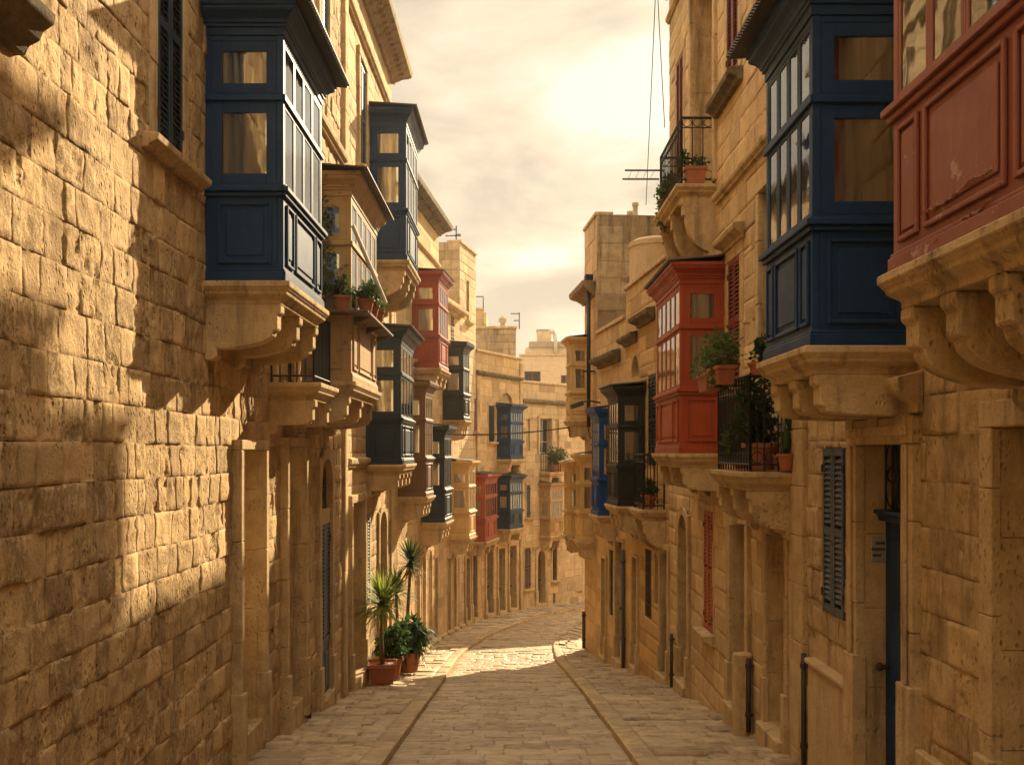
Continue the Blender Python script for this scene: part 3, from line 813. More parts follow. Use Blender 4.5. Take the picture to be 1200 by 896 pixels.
def timber_balcony(label, F, s0, s1, z0, z1, proj, mat, nf=4, base=.75, ncorb=3, name='enclosed_balcony', cat='balcony', roof='tin', group=None,
                   roof_ov=.16, base_mat='trim_stone', curtains=True, panels=3, slab=True, far_side=True, style='std', splay=0.0):
    c = F.P((s0 + s1) / 2, z0, 0); root = thing(name, label, cat, c, group or 'enclosed timber balconies on the house fronts')
    H = z1 - z0; W = s1 - s0; t = .055
    za = z0 + .335 * H; zm = z0 + .665 * H; zc = z0 + .89 * H    # sill, mid rail, underside of cornice
    if slab: stone_base(F, root, s0, s1, z0, proj, base, ncorb, base_mat)
    # apron: boards, base mould, sill mould
    mb = MB()
    F.box(mb, s0, s1, z0, za, proj - t, proj); F.box(mb, s0, s0 + t, z0, za, 0, proj - t); F.box(mb, s1 - t, s1, z0, za, 0, proj - t)
    F.box(mb, s0 + t, s1 - t, z0, z0 + .04, 0, proj - t)
    ap = mb.build('apron', mat, root, bevel=.005)
    mb = MB()
    def band(za_, zb_, e):
        F.box(mb, s0 - e, s1 + e, za_, zb_, proj + .0005, proj + e); F.box(mb, s0 - e, s0 - .0005, za_, zb_, 0, proj); F.box(mb, s1 + .0005, s1 + e, za_, zb_, 0, proj)
    for nm_, bs_ in (('base_moulding', ((z0, z0 + .09, .025), (z0 + .09, z0 + .115, .014))), ('sill_moulding', ((za - .07, za - .03, .03), (za - .03, za + .015, .055), (za + .015, za + .035, .025))), ('rail_moulding', ((zm - .03, zm + .03, .022),))):
        mb = MB()
        for b_ in bs_: band(*b_)
        mb.build(nm_, mat, root, bevel=.006)
    # raised panels
    y0, y1 = z0 + .16, za - .12
    if style == 'std' and panels == 3:
        q = [(.05, .21), (.255, .745), (.79, .95)]
    elif panels == 0: q = []
    else: q = [((i + .1) / panels, (i + .9) / panels) for i in range(panels)]
    def panel(axis, u0, u1, y0, y1, f, sg):
        pb = MB()
        a, b = (f, f + .022) if sg > 0 else (f - .022, f)
        a2, b2 = (f, f + .012) if sg > 0 else (f - .012, f)
        ring_frame(F, pb, axis, u0, u1, y0, y1, a, b, .028)
        g = .075 if (u1 - u0) > .28 else .05
        if u1 - u0 > 2 * g + .03:
            (F.box(pb, u0 + g, u1 - g, y0 + g, y1 - g, a2, b2) if axis == 's' else F.box(pb, a2, b2, y0 + g, y1 - g, u0 + g, u1 - g))
        pb.build('panel', mat, root, bevel=.006)
    for a, b in q: panel('s', s0 + W * a, s0 + W * b, y0, y1, proj + .0005, 1)
    panel('h', proj * .16, proj * .86, y0, y1, s0 - .0005, -1); panel('h', proj * .16, proj * .86, y0, y1, s1 + .0005, 1)
    # posts and rails
    mb = MB(); pw = .062
    for s in (s0, s1 - pw): F.box(mb, s, s + pw, za + .0, zc, proj - pw, proj)
    for s in (s0, s1 - pw): F.box(mb, s, s + pw, za, zc, 0, pw * .9)
    F.box(mb, s0 + pw, s1 - pw, zm - .04, zm + .04, proj - pw, proj - .002); F.box(mb, s0 + pw, s1 - pw, za, za + .05, proj - pw, proj - .002)
    F.box(mb, s0 + pw, s1 - pw, zc - .05, zc, proj - pw, proj - .002)
    for s in (s0, s1 - pw):
        for a, b in ((zm - .04, zm + .04), (za, za + .05), (zc - .05, zc)): F.box(mb, s + .002, s + pw - .002, a, b, pw * .9, proj - pw)
    n = nf; gap = (W - 2 * pw) / n
    for i in range(1, n):
        u = s0 + pw + gap * i; F.box(mb, u - .013, u + .013, za + .05, zm - .04, proj - pw, proj - .004); F.box(mb, u - .013, u + .013, zm + .04, zc - .05, proj - pw, proj - .004)
    fr = mb.build('frame', mat, root, bevel=.004)
    # sashes, each with its pane
    def sash(axis, u0, u1, y0, y1, c0, c1, w):
        m = MB(); ring_frame(F, m, axis, u0, u1, y0, y1, c0, c1, w); o = m.build('window', mat, root, bevel=.003)
        g = MB(); cm = c1 - .010 if axis == 's' else (c0 + .012 if u0 is not None and c0 < (s0 + s1) / 2 else c1 - .012)
        if axis == 's': F.box(g, u0 + w * .8, u1 - w * .8, y0 + w * .8, y1 - w * .8, cm - .003, cm + .003)
        else: F.box(g, cm - .003, cm + .003, y0 + w * .8, y1 - w * .8, u0 + w * .8, u1 - w * .8)
        g.build('pane', 'glass', o)
    for i in range(n):
        a = s0 + pw + gap * i + (.013 if i else 0); b = s0 + pw + gap * (i + 1) - (.013 if i < n - 1 else 0)
        fw = min(.030, (b - a) * .13)
        sash('s', a, b, za + .05, zm - .04, proj - .04, proj - .004, fw); sash('s', a, b, zm + .04, zc - .05, proj - .04, proj - .004, fw)
    for s, (c0, c1) in ((s0, (s0 + .004, s0 + .045)), (s1, (s1 - .045, s1 - .004))):
        sash('h', pw * .9, proj - pw, za + .05, zm - .04, c0, c1, .085 * proj / .65); sash('h', pw * .9, proj - pw, zm + .04, zc - .05, c0, c1, .085 * proj / .65)
    if curtains:
        m = MB(); nn = 18; pts = []
        for (ua, ub, cc, ax) in ((.10, .70, s0 + .10, 'h'), (.1, .85, s1 - .10, 'h')):
            for i in range(nn):
                for k in (i, i + 1):
                    u = (ua + (ub - ua) * k / nn) * proj; o = .012 * math.sin(k * 1.9); pts.append((cc + o, u))
                (c_a, u_a), (c_b, u_b) = pts[-2], pts[-1]
                m.add([F.P(c_a, za + .03, u_a), F.P(c_b, za + .03, u_b), F.P(c_b, zc - .04, u_b), F.P(c_a, zc - .04, u_a)], [(0, 1, 2, 3)])
        m.build('curtain', 'curtain', root, recalc=False)
    # cornice stepping outwards, soffit and roof
    mb = MB(); hh = z1 - zc
    ring_mould(F, mb, s0, s1, proj, [(e_, hh * u_) for e_, u_ in ((.004, 0), (.012, .002), (.012, .24), (.03, .26), (.03, .34), (.045, .37), (.052, .46), (.075, .56), (.115, .66), (.125, .72), (.125, .80), (.14, .82), (.14, .99))], zc, 0.0)
    mb.build('cornice', mat, root, bevel=.007)
    mb = MB(); e = roof_ov; th = .018
    A = [F.P(s0 - e, z1 + .07, 0), F.P(s1 + e, z1 + .07, 0), F.P(s1 + e, z1 + .003, proj + e), F.P(s0 - e, z1 + .003, proj + e)]
    if roof == 'tin':
        m_ = max(6, int((W + 2 * e) / .055))
        for i in range(m_):       # corrugations
            ua = s0 - e + (W + 2 * e) * i / m_; ub = ua + (W + 2 * e) / m_ * .62
            mb.prism([F.P(ua, z1 + .072, -.0), F.P(ub, z1 + .072, 0), F.P((ua + ub) / 2, z1 + .095, 0)], [F.P(ua, z1 + .012, proj + e + .03), F.P(ub, z1 + .012, proj + e + .03), F.P((ua + ub) / 2, z1 + .035, proj + e + .03)])
    mb.box8(A + [(x, y, zz + th) for x, y, zz in A])
    mb.build('roof', 'tin_roof' if roof in ('tin', 'flat') else mat, root)
    return root

def iron_balcony(label, F, s0, s1, z0, z1, proj, base=.45, ncorb=2, mat='iron', scroll=True, pitch=.1, slab_mat='trim_stone', name='iron_balcony', post=False, arches=False):
    c = F.P((s0 + s1) / 2, z0, 0); root = thing(name, label, 'balcony', c, 'open balconies with iron railings')
    stone_base(F, root, s0, s1, z0 - .01, proj, base, ncorb, slab_mat, ov=.05, thick=.14)
    e = .05
    runs = [((s0 + e, 0.02), (s0 + e, proj - e)), ((s0 + e, proj - e), (s1 - e, proj - e)), ((s1 - e, proj - e), (s1 - e, 0.02))]
    for ri, ((a, b), (c_, d)) in enumerate(runs):
        mb = MB(); L = math.hypot(c_ - a, d - b); n = max(2, int(L / pitch))
        q = lambda u, z: F.P(a + (c_ - a) * u, z, b + (d - b) * u)
        mb.tube([q(0, z1 - .02), q(1, z1 - .02)], .018, 6); mb.tube([q(0, z0 + .07), q(1, z0 + .07)], .012, 6)
        if scroll: mb.tube([q(0, z1 - .16), q(1, z1 - .16)], .009, 5)
        for i in range(n + 1):
            u = i / n; big = i in (0, n)
            mb.tube([q(u, z0), q(u, z1 - .02)], .014 if big else .0085, 5)
            if i < n:
                um = u + .5 / n; r = L / n * .42
                if scroll:
                    for zc in ((z1 - .09), ):
                        mb.tube([F.P(a + (c_ - a) * (um + r / L * math.cos(k * .7)), zc + r * .9 * math.sin(k * .7), b + (d - b) * (um + r / L * math.cos(k * .7))) for k in range(10)], .006, 4)
                    mb.tube([F.P(a + (c_ - a) * (um + r / L * math.cos(k * .7)), z0 + .14 + r * math.sin(k * .7), b + (d - b) * (um + r / L * math.cos(k * .7))) for k in range(10)], .006, 4)
                if arches:
                    mb.tube([F.P(a + (c_ - a) * (u + (1 - math.cos(k * math.pi / 8)) / 2 / n), z1 - .32 + .13 * math.sin(k * math.pi / 8), b + (d - b) * (u + (1 - math.cos(k * math.pi / 8)) / 2 / n)) for k in range(9)], .007, 4)
                    mb.tube([q(um, z0 + .07), q(um, z1 - .2)], .006, 4)
        mb.build('railing', mat, root)
    return root

# ------------------------------------------------------------------ plants
def leaf_cloud(mb, c, r, n, size, rn, droop=0.0, flat=1.0):
    for _ in range(n):
        d = Vector((rn.gauss(0, 1), rn.gauss(0, 1), rn.gauss(0, 1))).normalized(); k = rn.random() ** .5
        p = Vector(c) + Vector((d.x * r[0], d.y * r[1], d.z * r[2] * flat)) * k
        a = (d + Vector((rn.gauss(0, .7), rn.gauss(0, .7), rn.gauss(0, .5) - droop))).normalized()
        b = a.orthogonal().normalized(); b = (b * math.cos(rn.random() * 6.3) + a.cross(b) * math.sin(rn.random() * 6.3))
        L = size * rn.uniform(.6, 1.4); w = L * .3
        mb.add([p, p + a * L * .45 + b * w, p + a * L, p + a * L * .45 - b * w], [(0, 1, 2, 3)])
def blades(mb, c, n, L, w, rn, up=.2, droop=.5, seg=5):
    for i in range(n):
        az = rn.uniform(0, 2 * math.pi); el = rn.uniform(-.35, 1.35) if up < .5 else rn.uniform(.3, 1.4)
        l = L * rn.uniform(.75, 1.1); d = Vector((math.cos(az) * math.cos(el), math.sin(az) * math.cos(el), math.sin(el)))
        side = Vector((-math.sin(az), math.cos(az), 0)); pts = []; p = Vector(c)
        for k in range(seg + 1):
            t = k / seg; ww = w * (1 - t) ** .7 * (0.5 + min(1, t * 5) * .5)
            pts.append((p - side * ww, p + side * ww)); d = (d + Vector((0, 0, -droop * .22))).normalized(); p = p + d * l / seg
        k0 = len(mb.v)
        for a, b in pts: mb.v += [tuple(a), tuple(b)]
        for k in range(seg): mb.f.append((k0 + 2 * k, k0 + 2 * k + 1, k0 + 2 * k + 3, k0 + 2 * k + 2))
def round_pot(name_label, c, r, h, parent=None, name='pot', mat='terracotta'):
    mb = MB(); mb.lathe(c, [(r * .68, 0), (r * .95, h * .82), (r * 1.08, h * .84), (r * 1.1, h), (r * .96, h), (r * .92, h * .9), (.01, h * .88)], 18)
    return mb.build(name, mat, parent, smooth=False)
def square_pot(c, w, d, h, parent, yaw=0, name='pot', mat='terracotta'):
    mb = MB(); ca, sa = math.cos(yaw), math.sin(yaw)
    def ring(k, z): return [(c[0] + (x * w * k) * ca - (y * d * k) * sa, c[1] + (x * w * k) * sa + (y * d * k) * ca, c[2] + z) for x, y in ((-.5, -.5), (.5, -.5), (.5, .5), (-.5, .5))]
    rs = [ring(.8, 0), ring(.95, h * .8), ring(1.05, h * .8), ring(1.06, h), ring(.96, h), ring(.94, h * .88)]
    k0 = len(mb.v)
    for q in rs: mb.v += q
    for i in range(len(rs) - 1):
        for k in range(4): mb.f.append((k0 + i * 4 + k, k0 + i * 4 + (k + 1) % 4, k0 + i * 4 + 4 + (k + 1) % 4, k0 + i * 4 + 4 + k))
    mb.f.append((k0, k0 + 1, k0 + 2, k0 + 3)); mb.f.append(tuple(k0 + (len(rs) - 1) * 4 + k for k in range(4)))
    return mb.build(name, mat, parent, bevel=.006)
def bush(label, c, pot, r, n, size, leaf='bush_leaf', seed=1, cat='potted plant', name='potted_plant', group=None, stems=5, trail=0, flower=0, tall=1.0):
    """pot = ('round', radius, height) or ('trough', w, d, h, yaw)"""
    rn = random.Random(seed); root = thing(name, label, cat, c, group)
    if pot[0] == 'round': round_pot(None, c, pot[1], pot[2], root); ph = pot[2]
    else: square_pot(c, pot[1], pot[2], pot[3], root, pot[4]); ph = pot[3]
    sb = MB(); sb.lathe((c[0], c[1], c[2] + ph * .86), [(min(pot[1], pot[2] if pot[0] == 'trough' else 9) * .4, 0), (.02, .02)], 10); sb.build('soil', 'soil', root)
    mb = MB(); tips = []
    for i in range(stems):
        a = rn.uniform(0, 6.28); q = rn.uniform(.2, .8); 
        off = Vector((rn.uniform(-.5, .5) * (pot[1] if pot[0] == 'trough' else .1), rn.uniform(-.1, .1), 0))
        if pot[0] == 'trough': off = Vector((off.x * math.cos(pot[4]), off.x * math.sin(pot[4]), 0))
        tip = Vector(c) + off + Vector((math.cos(a) * r * q * .6, math.sin(a) * r * q * .6, ph + r * tall * rn.uniform(.5, 1.2)))
        b = Vector(c) + off * .9 + Vector((0, 0, ph * .8)); mb.tube([b, (b + tip) / 2 + Vector((rn.uniform(-.03, .03), 0, 0)), tip], .008, 5, .004); tips.append(tip)
    mb.build('stems', 'bark', root)
    mb = MB()
    for tip in tips: leaf_cloud(mb, tip, (r * .5, r * .5, r * .5 * tall), n // stems, size, rn)
    leaf_cloud(mb, (c[0], c[1], c[2] + ph + r * .35), (r * .8 if pot[0] == 'round' else pot[1] * .5, r * .6, r * .35), n // 3, size, rn)
    if trail:
        for i in range(5):
            a = Vector(c) + Vector((rn.uniform(-.4, .4) * r, rn.uniform(-.4, .4) * r, ph)); leaf_cloud(mb, a - Vector((0, 0, trail * .4)), (r * .25, r * .25, trail * .6), n // 8, size, rn)
    mb.build('foliage', leaf, root, recalc=False)
    if flower:
        mb = MB()
        for _ in range(flower):
            p = rn.choice(tips) + Vector((rn.gauss(0, r * .3), rn.gauss(0, r * .3), rn.gauss(0, r * .25))); leaf_cloud(mb, p, (.015, .015, .015), 6, .025, rn)
        mb.build('flowers', 'flower', root, recalc=False)
    return root
# ------------------------------------------------------------------ left side of the street
FL1 = Facade((-2.75, -6), (-2.75, 16.2), 'L')
FL2 = Facade((-2.75, 16.2), (-2.70, 22.0), 'L')
FL3 = Facade((-2.70, 22.0), (-2.12, 28.4), 'L')
FL4 = Facade((-2.12, 28.4), (-1.66, 31.06), 'L')
FL5 = Facade((-1.66, 31.06), (-1.22, 33.2), 'L')
FL6 = Facade((-1.22, 33.2), (0.36, 36.5), 'L')
FL7 = Facade((0.36, 36.5), (2.84, 39.5), 'L')
FL8 = Facade((2.84, 39.5), (8.2, 42.9), 'L')
E = EYE
def S_(F, *xs): return [F.S(x) for x in xs]

# L1: the long rough-stone house nearest the camera
H1 = House('stone_house', 'long rough block house nearest on the left, with the large blue balcony and deep doorways', FL1, E + 9.0, 6.0, 'rough_stone')
F = FL1
H1.opening_r((9.9, 11.15, E + 2.46, E + 4.2), 'glass', 'wood_dark', depth=.3, sill=False, p=.05, w=.16)
mb = MB(); F.strip(mb, 9.4, 11.45, [(-.02, 0), (.05, 0), (.07, .05), (.13, .08), (.15, .13), (.21, .17), (.22, .23), (-.02, .26)], E + 2.2); mb.build('sill', 'mossy_stone', H1.root, bevel=.006)
r = H1.rect(183, 212, -60, 167); r = (r[0], r[1], r[2], E + 4.35)
H1.opening_r(r, 'shutter', 'slate_paint', depth=.16, w=.16, p=.015, pitch=.048, sill=False)
H1.sill(F.S(166), F.S(232), r[2] + .0, sc=.8)
H1.hood(r[0] - .2, r[1] + .2, r[3] + .22, sc=.7)
r = (F.S(373), F.S(383), E + 5.9, E + 7.9); H1.opening_r(r, 'shutter', 'grey_paint', depth=.14, w=.16, p=.05, pitch=.07)
H1.string(F.S(310), H1.F.L - .35, E + 4.62, sc=1.1)
D1 = H1.doorway(276, 303, 527, depth=.55, w=.10, p=.09, lift=.2, mat='wood_dark', reveal_mat='trim_stone', step_out=.05, ch=.9)
D2 = H1.doorway(331, 352, 522, depth=.55, w=.10, p=.09, lift=.2, mat='wood_dark', step_out=.05, ch=.9)
D3 = H1.doorway(374, 386.5, 536, depth=.16, w=.16, p=.05, lift=.12, arch=.36, mat=None, step_out=.08, label=None)
s0, s1, z0, z1 = D3
louvres(F, H1.root, s0, s1, z0 + .75, z1 - .98, -.03, 'grey_paint', 2, .06, rails=())
mb = MB(); F.box(mb, s0, s1, z0, z0 + .75, -.05, -.01); F.box(mb, s0 + .08, (s0 + s1) / 2 - .05, z0 + .12, z0 + .62, -.01, .005); F.box(mb, (s0 + s1) / 2 + .05, s1 - .08, z0 + .12, z0 + .62, -.01, .005)
mb.build('door', 'grey_paint', H1.root, bevel=.004, label='lower boarded panels of the louvred double door')
mb = MB(); F.box(mb, s0, s1, z1 - .98, z1 - .76, -.10, .005); mb.build('transom', 'trim_stone', H1.root, bevel=.006)
mb = MB()
for i in range(7):
    u = s0 + (s1 - s0) * (i + .5) / 7; mb.tube([F.P(u, z1 - .76, -.05), F.P(u, z1 - .05, -.05)], .008, 5)
for zc in (.2, .42, .6): mb.tube([F.P((s0 + s1) / 2 + .2 * math.cos(k * .6), z1 - .76 + zc + .09 * math.sin(k * .6), -.05) for k in range(12)], .009, 5)
mb.build('fanlight_grille', 'iron', H1.root)
# rain pipe stub and plaque
def pipe(label, F, s, z0, z1, r=.035, h=.06, mat='iron', name='drainpipe', foot=True, group=None):
    root = thing(name, label, 'drainpipe', F.P(s, z0, h), group)
    mb = MB(); mb.tube([F.P(s, z0 + .02, h), F.P(s, z1, h)], r, 10); mb.build('pipe', mat, root, smooth=True)
    for zz in (z0 + (z1 - z0) * .25, z0 + (z1 - z0) * .9):
        mb = MB(); mb.tube([F.P(s, zz - .025, h), F.P(s, zz + .025, h)], r * 1.35, 10); F.box(mb, s - .015, s + .015, zz - .012, zz + .012, 0, h); mb.build('bracket', mat, root)
    return root
pipe('short black rainwater pipe stub at the foot of the wall between two left doorways', F, F.S(357), walk(F, F.S(357)) , walk(F, F.S(357)) + .68, r=.03)
def plaque(label, F, s, z, h, w=.16, hh=.2, txt=True, side=None):
    root = thing('number_plaque', label, 'plaque', F.P(s, z, h))
    mb = MB(); mb.box8([F.P(s - .014, z - hh / 2, h), F.P(s, z - hh / 2, h), F.P(s, z - hh / 2, h + w), F.P(s - .014, z - hh / 2, h + w), F.P(s - .014, z + hh / 2, h), F.P(s, z + hh / 2, h), F.P(s, z + hh / 2, h + w), F.P(s - .014, z + hh / 2, h + w)])
    mb.build('plate', 'plaque', root, bevel=.004)
    mb = MB()
    for r_, (a, b) in enumerate(((.02, .10), (.02, .13), (.05, .12))):
        zz = z + hh * .25 - r_ * hh * .25; mb.box8([F.P(s - .017, zz - .012, h + a), F.P(s - .014, zz - .012, h + a), F.P(s - .014, zz - .012, h + b), F.P(s - .017, zz - .012, h + b), F.P(s - .017, zz + .012, h + a), F.P(s - .014, zz + .012, h + a), F.P(s - .014, zz + .012, h + b), F.P(s - .017, zz + .012, h + b)])
    mb.build('relief', 'grey_paint', root)
plaque('small square metal plaque inside the first left doorway', F, D1[1] - .001, F.Z(655, D1[1]), -.36)
root = thing('wall_lamp', 'small dark lamp inside the top of the first left doorway', 'wall lamp', F.P(D1[1], F.Z(575, D1[1]), -.3))
mb = MB(); zz = F.Z(578, D1[1]); mb.prism([F.P(D1[1] - .02, zz, -.30), F.P(D1[1] - .02, zz, -.42), F.P(D1[1] - .02, zz + .13, -.42), F.P(D1[1] - .02, zz + .15, -.3)], [F.P(D1[1] - .2, zz + .05, -.31), F.P(D1[1] - .2, zz + .05, -.41), F.P(D1[1] - .2, zz + .1, -.41), F.P(D1[1] - .2, zz + .1, -.31)]); mb.build('housing', 'iron', root, bevel=.006)
H1.pilaster(FL1.L - .34, FL1.L - .02, E + 4.8, E + 8.9, p=.06, ch=.8, base=0)
H1.pilaster(FL1.L - .30, FL1.L - .02, H1.z0, E + 4.6, p=.05, ch=.8, base=0)
H1.finish(ch=.262, wmin=.14, wmax=.38, res=.0034, r=.007, jd=.009, off=.0045, rough=.008, erode=.034, wob=.010)

# L2: tall house with a heavy cornice
H2 = House('stone_house', 'tall smooth-stone house on the left with a heavy cornice and an upper dark blue balcony', FL2, E + 8.5, 6.0, 'honey_stone')
F = FL2
H2.cornice(0, FL2.L, E + 8.25, 'grey_stone', sc=1.15); H2.string(0, FL2.L, E + 7.45, sc=1.0)
r = H2.rect(420, 427.5, 66, 194); H2.opening_r(r, 'shutter', 'grey_paint', depth=.12, w=.15, p=.05, pitch=.07)
H2.opening_r((F.S(436), F.S(444), E + 5.9, E + 6.7), 'stone', depth=.2, arch=.3, sill=False)
H2.opening_r((F.S(455), F.S(462), E + 5.2, E + 7.0), 'shutter', 'grey_paint', depth=.12, pitch=.08)
H2.pilaster(FL2.L - .35, FL2.L - .01, H2.z0, E + 7.4, p=.05, base=0)
H2.doorway(409, 424, 590, mat='brown_paint', depth=.3, w=.14, p=.08, lift=.14, ch=.8)
H2.opening(427.5, 432.5, 603, 712, 'shutter', 'grey_paint', sill=True, pitch=.06)
H2.doorway(443, 451, 600, mat='dark_green_paint', depth=.25, arch=.35, lift=.1)
H2.opening(455, 460, 610, 700, 'glass', 'wood_dark', sill=True)
H2.doorway(463, 470, 612, mat='grey_paint', depth=.25, lift=.1)
H2.string(.05, FL2.L - .4, E - .25, sc=1.0)
H2.finish(ch=.28, wmin=.4, wmax=.8, r=.009, jd=.008, off=.002, rough=.004, erode=.012)

H3 = House('stone_house', 'left house with a dark cornice, carrying the upper red balcony', FL3, E + 6.55, 6.0, 'honey_stone')
F = FL3
H3.cornice(0, FL3.L, E + 6.25, 'mossy_stone', sc=1.0); H3.string(0, FL3.L, E + 5.3, sc=.8)
H3.string(0, FL3.L, E + 2.0, sc=.8)
H3.opening(482, 486, 345, 420, 'shutter', 'brown_paint', pitch=.09)
H3.opening(517.5, 520.5, 370, 432, 'shutter', 'grey_paint', pitch=.09)
for a, b, y, m, ar in ((487, 491.5, 642, 'grey_paint', 0), (494.5, 498.5, 648, 'brown_paint', .3), (502, 506, 645, 'slate_paint', .3), (509, 512.5, 655, 'wood_dark', 0), (516, 519.5, 648, 'brown_paint', .3)):
    H3.doorway(a, b, y, mat=m, depth=.3, lift=.08, arch=ar, w=.08, p=.02, plinth=0)
H3.finish(ch=.28, wmin=.45, wmax=.9, r=.010, jd=.007, off=.002, rough=.003)

H4 = House('stone_house', 'low left house below the grey roof tower, with the upper black balcony', FL4, E + 4.55, 5.0, 'honey_stone')
H4.cornice(0, FL4.L, E + 4.2, sc=.7); F = FL4
H4.opening(528.5, 531.5, 368, 400, 'shutter', 'brown_paint', sur=False, pitch=.1)
for a, b, y, m, ar in ((524.5, 528, 655, 'slate_paint', 0), (531.5, 534.5, 652, 'brown_paint', .3), (538, 541, 655, 'grey_paint', 0)):
    H4.doorway(a, b, y, mat=m, depth=.3, lift=.08, arch=ar, w=.08, p=.02, plinth=0)
H4.finish(ch=.28, wmin=.45, wmax=.9, r=.010, jd=.007, off=.002, rough=.003)

H5 = House('tower_house', 'narrow tall house with a weathered grey end wall and aerial on the left roofline', FL5, E + 6.65, 2.6, 'pale_stone')
F = FL5
H5.opening_r((.9, 1.25, E + 4.3, E + 5.6), 'dark', depth=.15, sur=False, sill=True)
H5.opening(556, 560.5, 467, 505, 'shutter', 'brick_red_paint', pitch=.08, sill=True, sur=False)
H5.doorway(545, 549.5, 655, mat='brown_paint', depth=.22, lift=.08); H5.doorway(553, 558, 650, mat='wood_dark', depth=.22, lift=.08)
H5.finish(ch=.3, wmin=.5, wmax=1.0, near_end=E + 4.3, end_mat='grey_stone', r=.016, jd=.012, off=.004, rough=.003)

H6 = House('stone_house', 'curved-street house with two blue balconies one above the other', FL6, E + 3.42, 6.0, 'honey_stone')
F = FL6
H6.string(0, FL6.L, E + 2.62, 'mossy_stone', sc=1.1)
H6.opening(572.5, 578.5, 475, 517, 'shutter', 'dark_green_paint', pitch=.08, sill=True, w=.08)
H6.opening_r((F.S(586), F.S(600), E + 1.75, E + 2.15), 'stone', depth=.1, arch=.36, sill=False, w=.08)
H6.doorway(569.5, 577, 646, mat='grey_paint', depth=.25, lift=.1, w=.10)
H6.doorway(583.5, 590.5, 643, mat='slate_paint', depth=.25, lift=.1, w=.10, fan=.4)
H6.doorway(596.5, 604, 640, mat='grey_paint', depth=.25, lift=.1, w=.10, fan=.4)
H6.pilaster(FL6.L - .22, FL6.L, H6.z0, E + 3.3, p=.06, base=.8)
H6.pilaster(0.0, .2, H6.z0, E + 2.6, p=.06, base=.8)
H6.finish(ch=.27, wmin=.4, wmax=.75, r=.012, jd=.008, off=.003, rough=.003)

H7 = House('stone_house', 'lower house at the bend with a tall arched window over a plant-filled balcony', FL7, E + 2.60, 6.0, 'pale_stone')
F = FL7
H7.string(0, FL7.L, E + 1.82, 'mossy_stone', sc=1.1)
H7.opening(631.5, 645.5, 490, 531, 'glass', 'pale_grey_paint', depth=.18, arch=.0, sill=False, w=.1, p=.07)
H7.opening(617, 621, 491, 528, 'stone', depth=.06, sill=False, sur=False)
H7.opening(651, 655, 491, 528, 'stone', depth=.06, sill=False, sur=False)
H7.opening(617, 621, 568, 606, 'shutter', 'grey_paint', w=.06, pitch=.08)
H7.opening(614.5, 621.5, 642, 690, 'shutter', 'wood_dark', w=.08, pitch=.08)
H7.doorway(629.5, 638, 644, mat='wood_dark', depth=.28, arch=.35, lift=.12)
H7.opening(647.5, 652.5, 637, 680, 'bars', 'iron', w=.08)
H7.opening(648.5, 651, 695, 707, 'dark', sill=False, sur=False)
H7.finish(ch=.27, wmin=.4, wmax=.75, r=.012, jd=.008, off=.003, rough=.003)

H8 = House('stone_house', 'last house seen past the bend at the end of the street', FL8, E + 2.2, 6.0, 'pale_plaster')
F = FL8
H8.opening(665, 671, 512, 536, 'glass', 'slate_paint', w=.08); H8.opening(674, 678, 655, 690, 'shutter', 'wood_dark', w=.08, pitch=.09)
H8.doorway(663.5, 668, 655, mat='brown_paint', depth=.2, lift=.1)
H8.string(0, FL8.L, E + 1.5, sc=1.0)
H8.finish(ch=.27, wmin=.4, wmax=.75, r=.012, jd=.008, off=.003, rough=.003)

# houses that rise behind the bend
def box_house(name, label, x0, x1, y0, y1, z1, mat, wins=(), zb=-6, cop=True, **bk):
    """a plain house facing the camera"""
    root = thing(name, label, 'building', ((x0 + x1) / 2, (y0 + y1) / 2, zb))
    f = Facade((x0, y0), (x1, y0), 'L'); holes = [w for w in wins]
    if holes or bk.get('blocks'):
        pass
    rn = random.Random(int(abs(x0 * 31 + y0)))
    rr = courses(0, f.L, zb, z1, .3, .5, 1.0, holes, rn)
    block_mesh('wall', rr, f.mapf, mat, root, lambda s, z: .3, seed=4, r=.016, jd=.01, off=.003)
    mb = MB(); 
    f.box(mb, 0, f.L, zb, z1 - .01, -(y1 - y0), -.18 if holes else -.02); mb.build('house_body', 'plaster', root)
    if holes:
        mb = MB(); f.box(mb, 0, .03, zb, z1 - .01, -.18, -.015); f.box(mb, f.L - .03, f.L, zb, z1 - .01, -.18, -.015); f.box(mb, 0, f.L, z1 - .05, z1 - .01, -.18, -.015); mb.build('return_wall', 'plaster', root)
    for s0, s1, a, b in holes:
        m = MB(); ring_frame(f, m, 's', s0, s1, a, b, -.12, -.07, .07); f.box(m, (s0 + s1) / 2 - .03, (s0 + s1) / 2 + .03, a + .07, b - .07, -.12, -.072); w = m.build('window', 'wood_dark', root)
        m = MB(); f.box(m, s0 + .04, s1 - .04, a + .04, b - .04, -.15, -.125); m.build('pane', 'dark_inside', w)
    if cop:
        mb = MB(); f.box(mb, -.04, f.L + .04, z1, z1 + .1, -.4, .05); mb.build('coping', 'trim_stone', root, bevel=.01)
    return root, f
def PX(x, d): return (x - 600) / FPX * d
def PZ(y, d): return EYE + (HOR - y) / FPX * d
d = 39.5; box_house('roof_storey', 'weathered grey block of a roof storey behind the curved house', PX(550, d), PX(604.5, d), d, d + 3, PZ(385, d), 'grey_stone')
f_ = Facade((PX(604.5, d), d + .02), (PX(604.5, d) + .5, d + 3), 'L')
d = 44; box_house('roof_room', 'small plastered roof room on the far left roofline', PX(540, d), PX(566.5, d), d, d + 4, PZ(363, d), 'plaster')
d = 43.5; box_house('roof_room', 'narrow stair housing beside the small plastered roof room', PX(566.7, d), PX(570, d), d, d + 3, PZ(366, d), 'honey_stone', cop=False)
d = 52
